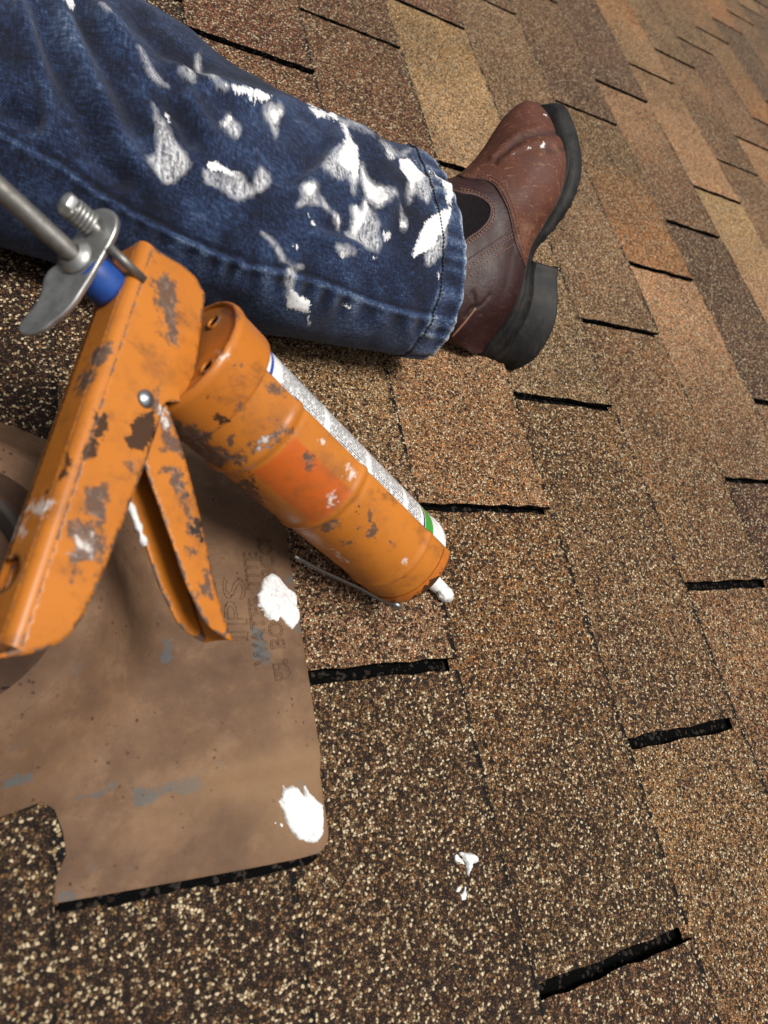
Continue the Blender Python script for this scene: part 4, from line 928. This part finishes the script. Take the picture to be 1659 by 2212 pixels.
JF = [(i*NR+k, i*NR+(k+1) % NR, (i+1)*NR+(k+1) % NR, (i+1)*NR+k) for i in range(NS-1) for k in range(NR)]
# turn the hem inwards
last = PV.reshape(NS, NR, 3)[-1]; cen = last.mean(0); extra = []
for t, off in ((.0012, .0006), (.0026, -.001), (.0034, -.012), (.0045, -.05)):
    q = last+unit([0, 0, 0.0001])*0; rad = last-cen; rad[:, 0] = 0; rad /= np.linalg.norm(rad, axis=1, keepdims=True)
    q = last-rad*t; q[:, 0] += off; extra.append(q)
allV = np.vstack([PV]+extra); base = (NS-1)*NR
for e in range(4):
    a0 = base+e*NR
    JF += [(a0+k, a0+(k+1) % NR, a0+NR+(k+1) % NR, a0+NR+k) for k in range(NR)]
capc = len(allV); allV = np.vstack([allV, PV.reshape(NS, NR, 3)[0].mean(0)]); JF += [(capc, (k+1) % NR, k) for k in range(NR)]
ext = len(allV)-len(PV); padf = lambda a, v: np.r_[a, np.full(ext, v)]
jeans = mesh('jeans', allV, JF, M_DENIM, person, True, recalc=False, attrs={'thick': padf(th_, .05), 'thin': padf(tn_, .05), 'speck': padf(speck, 0), 'fade': padf(np.clip(fade, -.5, .7), 0), 'cloth': np.vstack([cloth, np.tile([[.6, .1, 0]], (ext, 1))])})
if jeans.data.polygons[(NS//2)*NR+NR//4].normal.z < 0: jeans.data.flip_normals()
jeans['label'] = 'faded blue denim trouser leg smeared with white sealant'
# stitches of the hem
si = NS-1
row = []
for k in range(NR):
    xt = last[k, 0]-.0235; col = sp0[:, k, 0]; i = min(NS-2, max(0, int(np.searchsorted(col, xt))-1)); f = (xt-col[i])/(col[i+1]-col[i]); row.append(sp0[i, k]*(1-f)+sp0[i+1, k]*f+nrm.reshape(NS, NR, 3)[i, k]*.0006)
row = resample(np.array(row+row[:1]), .0005); parts = []
for i in range(0, len(row)-6, 7):
    parts.append(tube_data([row[i], row[i+3]+np.array([0, 0, .0003]), row[i+5]], [.0005, .0007, .0005], 6))
V, F = join_data(parts); o = mesh('hem_stitching', V, F, M_JTHREAD, jeans, True, recalc=False); o['kind'] = 'stuff'

# boot ------------------------------------------------------------
BM = np.array([[0.05615, 0.27698, -0.74873], [0.6908, -0.39306, -0.0936], [0.40013, 0.63973, 0.26667]]); BT = np.array([0.29612, 0.29845, 0.0139])
def B(l, w, h): return BM@np.array([l, w, h])+BT
def closed_spline(P, n):
    P = np.asarray(P, float); Q = np.vstack([P[-2:], P, P[:3]]); out = []
    for i in range(2, len(P)+2):
        p0, p1, p2, p3 = Q[i-1:i+3]
        for t in np.linspace(0, 1, 14, endpoint=False): out.append(.5*((2*p1)+(-p0+p2)*t+(2*p0-5*p1+4*p2-p3)*t*t+(-p0+3*p1-3*p2+p3)*t**3))
    return resample(np.vstack([out, out[:1]]), 1e9 if False else np.linalg.norm(np.diff(np.vstack([out, out[:1]]), axis=0), axis=1).sum()/n)[:n]
# welt line (l, w, h): toe, medial side, heel, lateral side
WELT = [(.2985, .004, .021), (.289, .0245, .020), (.266, .032, .020), (.236, .044, .0195), (.210, .0475, .020), (.177, .0415, .022), (.150, .030, .026), (.120, .020, .034), (.088, .021, .042), (.056, .021, .044), (.024, .008, .044), (.000, -.012, .044), (-.009, -.027, .044), (.000, -.043, .044),
        (.030, -.056, .044), (.080, -.052, .042), (.120, -.047, .034), (.160, -.050, .025), (.205, -.054, .020), (.245, -.051, .0195), (.279, -.040, .020), (.295, -.020, .021)]
SOLE = [(.308, .003, .008), (.301, .026, .006), (.281, .039, .004), (.250, .0515, .001), (.215, .0575, .000), (.181, .0525, .002), (.150, .038, .008), (.119, .020, .0185), (.090, .024, .026), (.056, .026, .027), (.024, .016, .027), (-.003, -.004, .027), (-.012, -.025, .027), (-.003, -.045, .027),
        (.030, -.058, .027), (.080, -.056, .025), (.120, -.050, .0185), (.160, -.053, .008), (.205, -.057, .001), (.245, -.054, .001), (.280, -.043, .004), (.301, -.020, .007)]
NB = 220
def band(*loops, cap_top=False, cap_bot=True):
    L = [closed_spline(l, NB) for l in loops]; V = [B(*p) for l in L for p in l]; F = []
    for i in range(len(L)-1): F += [(i*NB+k, i*NB+(k+1) % NB, (i+1)*NB+(k+1) % NB, (i+1)*NB+k) for k in range(NB)]
    if cap_bot: V.append(np.mean([V[(len(L)-1)*NB+k] for k in range(NB)], 0)); c = len(V)-1; F += [((len(L)-1)*NB+k, (len(L)-1)*NB+(k+1) % NB, c) for k in range(NB)]
    if cap_top: V.append(np.mean(V[:NB], 0)); c = len(V)-1; F += [(k, (k+1) % NB, c) for k in range(NB)]
    return V, F
def grow(loop, d, dh=0.):
    P = np.array(loop, float); c = np.array([.14, -.012]); out = []
    n = len(P)
    for i in range(n):
        t = P[(i+1) % n, :2]-P[i-1, :2]; nn = unit([t[1], -t[0]])
        if nn@(P[i, :2]-c) < 0: nn = -nn
        out.append((*(P[i, :2]+nn*d), P[i, 2]+dh))
    return out
boot = bpy.data.objects.new('boot', None); COL.objects.link(boot); boot.parent = person; boot.location = Vector(B(.1, 0, .05))-person.location
boot['label'] = 'scuffed reddish brown pull-on leather work boot'
V, F = band(grow(WELT, -.012, .0012), grow(WELT, .0016, .0008), grow(WELT, .0022, -.0012), grow(WELT, .0014, -.0028), [tuple((.5*np.array(a)+.5*np.array(b))) for a, b in zip(WELT, SOLE)], grow(SOLE, 0, .0015), grow(SOLE, -.0015, 0))
V = [np.array(v) for v in V]
for i, v in enumerate(V):
    if i >= 4*NB: V[i] = v+.0004*np.array([nz(v, 220), nz(v, 220, 4), nz(v, 220, 9)])
V = [np.array([v[0], v[1], max(v[2], .0022)]) for v in V]
mesh('sole', V, F, M_RUBBER, boot, True)
# lugs along the forefoot edge
parts = []
ls = closed_spline(SOLE, NB)
for k in range(0, 77, 5):
    p = ls[k]; q = ls[(k+2) % NB]; c = np.array([.19, -.003, 0]); 
    if p[0] < .135: continue
    d = unit(np.array([c[0]-p[0], c[1]-p[1], 0])); a, b_ = p+d*.0012, q+d*.0012; e = []
    for hh in (.001, -.0028): e += [B(*(a+[0, 0, hh])), B(*(b_+[0, 0, hh])), B(*(b_+d*.018+[0, 0, hh])), B(*(a+d*.018+[0, 0, hh]))]
    parts.append((e, [(0, 1, 2, 3), (7, 6, 5, 4), (0, 4, 5, 1), (1, 5, 6, 2), (2, 6, 7, 3), (3, 7, 4, 0)]))
V, F = join_data(parts); o = mesh('tread', V, F, M_RUBBER, boot, False); bevel(o, .0008, 2); o['kind'] = 'stuff'
HTOP = [(.103, .026, .028), (.088, .0265, .029), (.056, .028, .0285), (.024, .018, .0285), (-.003, -.003, .0285), (-.0125, -.025, .0285), (-.003, -.046, .0285), (.030, -.0585, .0285), (.080, -.057, .0275), (.100, -.054, .027), (.106, -.030, .024), (.106, 0, .025)]
HBOT = [(.104, .039, .000), (.090, .0425, .0), (.060, .0475, .0), (.034, .0465, .0), (.008, .0365, .0), (-.011, .020, .0), (-.021, -.012, .0), (-.010, -.040, .0), (.025, -.055, .0), (.075, -.056, .0), (.096, -.050, .0), (.103, .0, .0)]
loops = [[tuple((1-t)*np.array(a)+t*np.array(b)) for a, b in zip(HTOP, HBOT)] for t in (0, .08, .3, .55, .8, .95, 1)]
loops.append(grow(HBOT, -.0018, -.0008))
V, F = band(*loops, cap_top=True); V = [np.array([v[0], v[1], max(v[2], .0018)]) for v in V]
mesh('heel', V, F, M_RUBBER, boot, True)
# upper: slices from the welt up to the shaft
hs_ = np.r_[np.linspace(0, 1, 150)]
LFp = np.array([(.0, .296), (.06, .2975), (.10, .296), (.15, .291), (.20, .284), (.25, .2725), (.30, .257), (.36, .238), (.42, .220), (.50, .201), (.58, .188), (.68, .178), (.80, .171), (1.0, .166)])
LBp = np.array([(.0, -.007), (.08, -.012), (.16, -.0145), (.30, -.010), (.45, -.002), (.6, .002), (.8, -.001), (1.0, -.006)])
HTOPV = .205
US = []
welt_in = np.array(closed_spline(grow(WELT, -.0012, 0), NB))
# welt half-widths as a function of l
wl = closed_spline(WELT, 600); med = wl[np.argsort(wl[:, 0])]
def welt_side(l, sgn):
    c = np.interp(l, [0, .09, .2, .3], [-.021, -.017, -.003, -.003])
    m_ = wl[(wl[:, 1]-np.interp(wl[:, 0], [0, .09, .2, .3], [-.021, -.017, -.003, -.003]))*sgn > 0]; m_ = m_[np.argsort(m_[:, 0])]
    return abs(np.interp(l, m_[:, 0], m_[:, 1])-c)
tab_m = np.array([welt_side(l, 1) for l in np.linspace(-.01, .3, 80)]); tab_l = np.array([welt_side(l, -1) for l in np.linspace(-.01, .3, 80)])
for t in hs_:
    lf, lb = np.interp(t, LFp[:, 0], LFp[:, 1]), np.interp(t, LBp[:, 0], LBp[:, 1])
    ring = []
    for k in range(NB):
        a = 2*math.pi*k/NB; cx = math.cos(a); sy = math.sin(a)
        ex = .72+.28*min(1, t*2.2)
        x = math.copysign(abs(cx)**.80, cx); l = (lf+lb)/2+(lf-lb)/2*x
        side = 1 if sy >= 0 else -1
        w0 = np.interp(l, np.linspace(-.01, .3, 80), tab_m if side > 0 else tab_l)
        end = max(0, 1-abs(x)**(3.8 if cx > 0 else 3.2))**(1/2.3)
        bulge = 1+.10*math.sin(min(1, t*5)*math.pi)
        shaft = np.interp(l, [-.01, .05, .10, .17], [.040, .043, .042, .038])
        mixs = min(1, max(0, (t-.12)/.45)); mixs = mixs*mixs*(3-2*mixs)
        wfull = np.interp(l, [.0, .1, .2, .3], [.036, .040, .050, .045])
        wid = (1-mixs)*(min(w0*1.04, wfull)*.35+.65*w0*bulge)+mixs*shaft
        fore = max(0, (l-.15)/.15); wid *= 1-.42*min(1, t/.36)*min(1, fore*2)*(.55+.45*fore)
        c = np.interp(l, [0, .09, .2, .3], [-.021, -.017, -.003, -.003])
        hb = np.interp(l, [-.01, .09, .12, .16, .2, .3], [.043, .041, .034, .025, .0195, .0205])
        h = hb+(HTOPV-hb)*t if l < .1 else hb+(HTOPV-hb)*t
        ring.append((l, c+side*wid*end, h))
    US.append(ring)
UL = np.array(US).reshape(-1, 3); UVv = np.array([B(*p) for p in UL])
UF = [(i*NB+k, i*NB+(k+1) % NB, (i+1)*NB+(k+1) % NB, (i+1)*NB+k) for i in range(len(hs_)-1) for k in range(NB)]
P3 = UVv.reshape(len(hs_), NB, 3)
for _ in range(3):                                  # relax along the height
    Q = P3.copy(); Q[1:-1] = .5*P3[1:-1]+.25*(P3[:-2]+P3[2:]); Q = .6*Q+.2*(np.roll(Q, 1, 1)+np.roll(Q, -1, 1)); Q[0] = P3[0]; P3 = Q
bend_ = np.clip((hs_-.14)/.62, 0, 1); bend_ = bend_*bend_*(3-2*bend_)
P3 = P3+bend_[:, None, None]*np.array([.004, .012, -.034])
UN = grid_normals(P3); UVv = P3.reshape(-1, 3); un = UN.reshape(-1, 3)
upx = project(UVv); usee = ((CC-UVv)*un).sum(1) > 0; usc = -((UVv-CC)@CR.T)[:, 2]/CF
VAMP = z5([(330, 640), (440, 692), (520, 700), (600, 712), (660, 750), (710, 830), (750, 920), (775, 1030), (800, 1140), (850, 1270), (880, 1370), (1000, 1420), (1500, 900), (1400, 0), (500, 0), (200, 500)])
vs_ = sdf_poly(upx, VAMP); vs_ = np.where(usee, vs_, np.where(UL[:, 0] > .17, -20, 20))
vamp = np.clip(.5-vs_/6, 0, 1); ud = .0011*vamp
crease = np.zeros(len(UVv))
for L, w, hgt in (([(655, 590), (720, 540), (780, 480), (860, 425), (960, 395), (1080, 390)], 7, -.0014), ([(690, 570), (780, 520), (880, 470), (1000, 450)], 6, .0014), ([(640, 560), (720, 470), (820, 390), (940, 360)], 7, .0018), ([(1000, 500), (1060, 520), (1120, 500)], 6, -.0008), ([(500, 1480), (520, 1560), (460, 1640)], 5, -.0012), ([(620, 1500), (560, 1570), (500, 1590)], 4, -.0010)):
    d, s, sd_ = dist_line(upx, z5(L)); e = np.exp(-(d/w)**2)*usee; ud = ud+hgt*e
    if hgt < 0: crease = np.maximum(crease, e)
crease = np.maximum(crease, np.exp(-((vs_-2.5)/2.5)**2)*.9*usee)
BWH = [z5(l) for l in ([(958, 478), (985, 458), (1000, 492), (965, 496)], [(755, 550), (790, 530), (812, 520), (780, 545)], [(870, 495), (900, 490), (905, 500), (875, 502)], [(985, 265), (1005, 262), (1002, 272)])]
bw = np.minimum.reduce([sdf_poly(upx, p) for p in BWH])*usc; bw = np.where(usee, np.clip(bw, -.02, .05), .05)
UVv = UVv+un*(ud+np.array([.0006*nz(p, 45) for p in UVv]))[:, None]
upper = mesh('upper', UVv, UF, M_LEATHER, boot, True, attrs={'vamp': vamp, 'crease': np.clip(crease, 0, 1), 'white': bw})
bvh = BVHTree.FromPolygons([tuple(v) for v in UVv], UF)
def drape(pxl, step=3.0, lift=.0):
    out = []
    for q in resample(np.array(pxl, float), step):
        d = unit(ray(*q)); h = bvh.ray_cast(Vector(CC), Vector(d))
        if h[0] is None: continue
        n = Vector(h[1]); n = -n if n.dot(Vector(d)) > 0 else n
        out.append(np.array(h[0]+n*lift))
    return out
def piping(pxl, r, mat, name, lift=0.0):
    P = drape(smooth_line(np.array(pxl), 4), 4, lift)
    if len(P) > 2: V, F = tube_data(P, r, 8); return mesh(name, V, F, mat, boot, True)
def stitches(lines, name='stitching', r=.00042, pitch=.0034):
    parts = []
    for l in lines:
        P = drape(smooth_line(np.array(z5(l)), 2), 2, .0003)
        if len(P) < 4: continue
        P = resample(np.array(P), pitch/8)
        for i in range(0, len(P)-6, 8): parts.append(tube_data([P[i], P[i+3], P[i+5]], [r*.8, r, r*.8], 6))
    V, F = join_data(parts); o = mesh(name, V, F, M_THREAD, boot, True, recalc=False); o['kind'] = 'stuff'; return o
GORE = z5([(300, 760), (425, 800), (500, 810), (570, 840), (615, 880), (625, 930), (600, 1000), (540, 1060), (470, 1110), (400, 1180), (300, 1240)])
gs = sdf_poly(upx, smooth_line(np.array(GORE+GORE[:1]), 6)[:-1]); gf = [f for f in UF if all(gs[i] < 3.0 and usee[i] for i in f)]
if gf:
    ids = sorted({i for f in gf for i in f}); mp = {i: n for n, i in enumerate(ids)}
    o = mesh('elastic_gore', UVv[ids]+un[ids]*.0005, [tuple(mp[i] for i in f) for f in gf], M_ELASTIC, boot, True)
    o['label'] = 'black elastic side panel'
piping(z5([(340, 770), (425, 798), (500, 808), (570, 838), (617, 880), (627, 930), (602, 1000), (542, 1062), (470, 1112), (395, 1185)]), .0014, M_EDGE, 'gore_binding', .0003)
piping(z5([(335, 640), (440, 690), (520, 700), (600, 712), (660, 750), (710, 830), (750, 920), (775, 1030), (800, 1140), (850, 1270), (878, 1365)]), .0009, M_EDGE, 'vamp_edge', .0)
piping(z5([(772, 1050), (650, 1132), (500, 1232), (370, 1335)]), .0007, M_EDGE, 'stay_edge', .0)
stitches([[(350, 645), (440, 672), (560, 672), (650, 692), (710, 742), (760, 830), (790, 920), (812, 1010), (842, 1130), (872, 1230), (885, 1300)], [(560, 690), (640, 712), (695, 765), (740, 850), (770, 935), (792, 1020), (822, 1140), (858, 1250)],
    [(420, 768), (500, 783), (580, 815), (640, 868), (657, 940), (632, 1010), (562, 1082), (480, 1142), (395, 1205)], [(420, 782), (500, 795), (578, 826), (628, 874), (642, 938), (616, 1008), (552, 1072), (475, 1127), (395, 1192)],
    [(772, 1078), (645, 1170), (510, 1268), (365, 1372)], [(776, 1100), (650, 1190), (515, 1288), (370, 1392)], [(785, 1150), (640, 1240), (505, 1350), (345, 1455)]])
piping(z5([(520, 1590), (480, 1640), (440, 1690), (360, 1780)]), .0012, M_THREAD, 'pull_loop_stitching', .0004)
# the rest of the sitting person, beyond the picture's left edge: one continuous body in dark work clothes
def skin_body(name, joints, bones, mat, parent, root=0):
    org = origin_of(parent); me = bpy.data.meshes.new(name)
    me.from_pydata([tuple(np.array(j[0])-org) for j in joints], bones, [])
    o = link(name, me, mat, parent); sk = o.modifiers.new('skin', 'SKIN'); sk.use_smooth_shade = True
    lay = me.skin_vertices[0].data
    for v, j in zip(lay, joints): v.radius = j[1] if hasattr(j[1], '__len__') else (j[1], j[1])
    lay[root].use_root = True
    sb = o.modifiers.new('sub', 'SUBSURF'); sb.levels = 2; sb.render_levels = 2
    return o
M_CLOTH = mat_plain('dark work shirt', (.035, .038, .045), .9, .3, 200, .4)
BODY = [((-.80, .12, .13), (.15, .13)), ((-.82, .11, .30), (.15, .11)), ((-.78, .09, .48), (.18, .12)), ((-.73, .07, .60), (.07, .07)), ((-.70, .06, .68), (.075, .085)), ((-.68, .06, .78), (.08, .10)), ((-.67, .06, .86), (.05, .05)),
        ((-.74, .28, .11), (.10, .10)), ((-.66, .30, .10), (.095, .09)), ((-.76, -.02, .13), (.105, .10)), ((-.45, -.30, .27), (.075, .075)), ((-.40, -.34, .28), (.07, .07)), ((-.22, -.52, .10), (.05, .05)), ((-.16, -.58, .05), (.045, .045)),
        ((-.76, .28, .53), (.065, .065)), ((-.66, .36, .33), (.05, .05)), ((-.34, .24, .262), (.032, .032)), ((-.225, .193, .217), (.024, .030)), ((-.76, -.12, .53), (.065, .065)), ((-.62, -.24, .36), (.05, .05)), ((-.42, -.20, .40), (.038, .038)), ((-.36, -.18, .42), (.03, .04))]
BON = [(0, 1), (1, 2), (2, 3), (3, 4), (4, 5), (5, 6), (0, 7), (7, 8), (0, 9), (9, 10), (10, 11), (11, 12), (12, 13), (2, 14), (14, 15), (15, 16), (16, 17), (2, 18), (18, 19), (19, 20), (20, 21)]
skin_body('body', BODY, BON, M_CLOTH, person)

# ------------------------------------------------------------------ tip the whole place to the roof's pitch
bpy.context.view_layer.update()
for o in list(SC.objects):
    if o.parent is None and o.type not in ('CAMERA', 'LIGHT'):
        o.matrix_world = TILT @ o.matrix_world
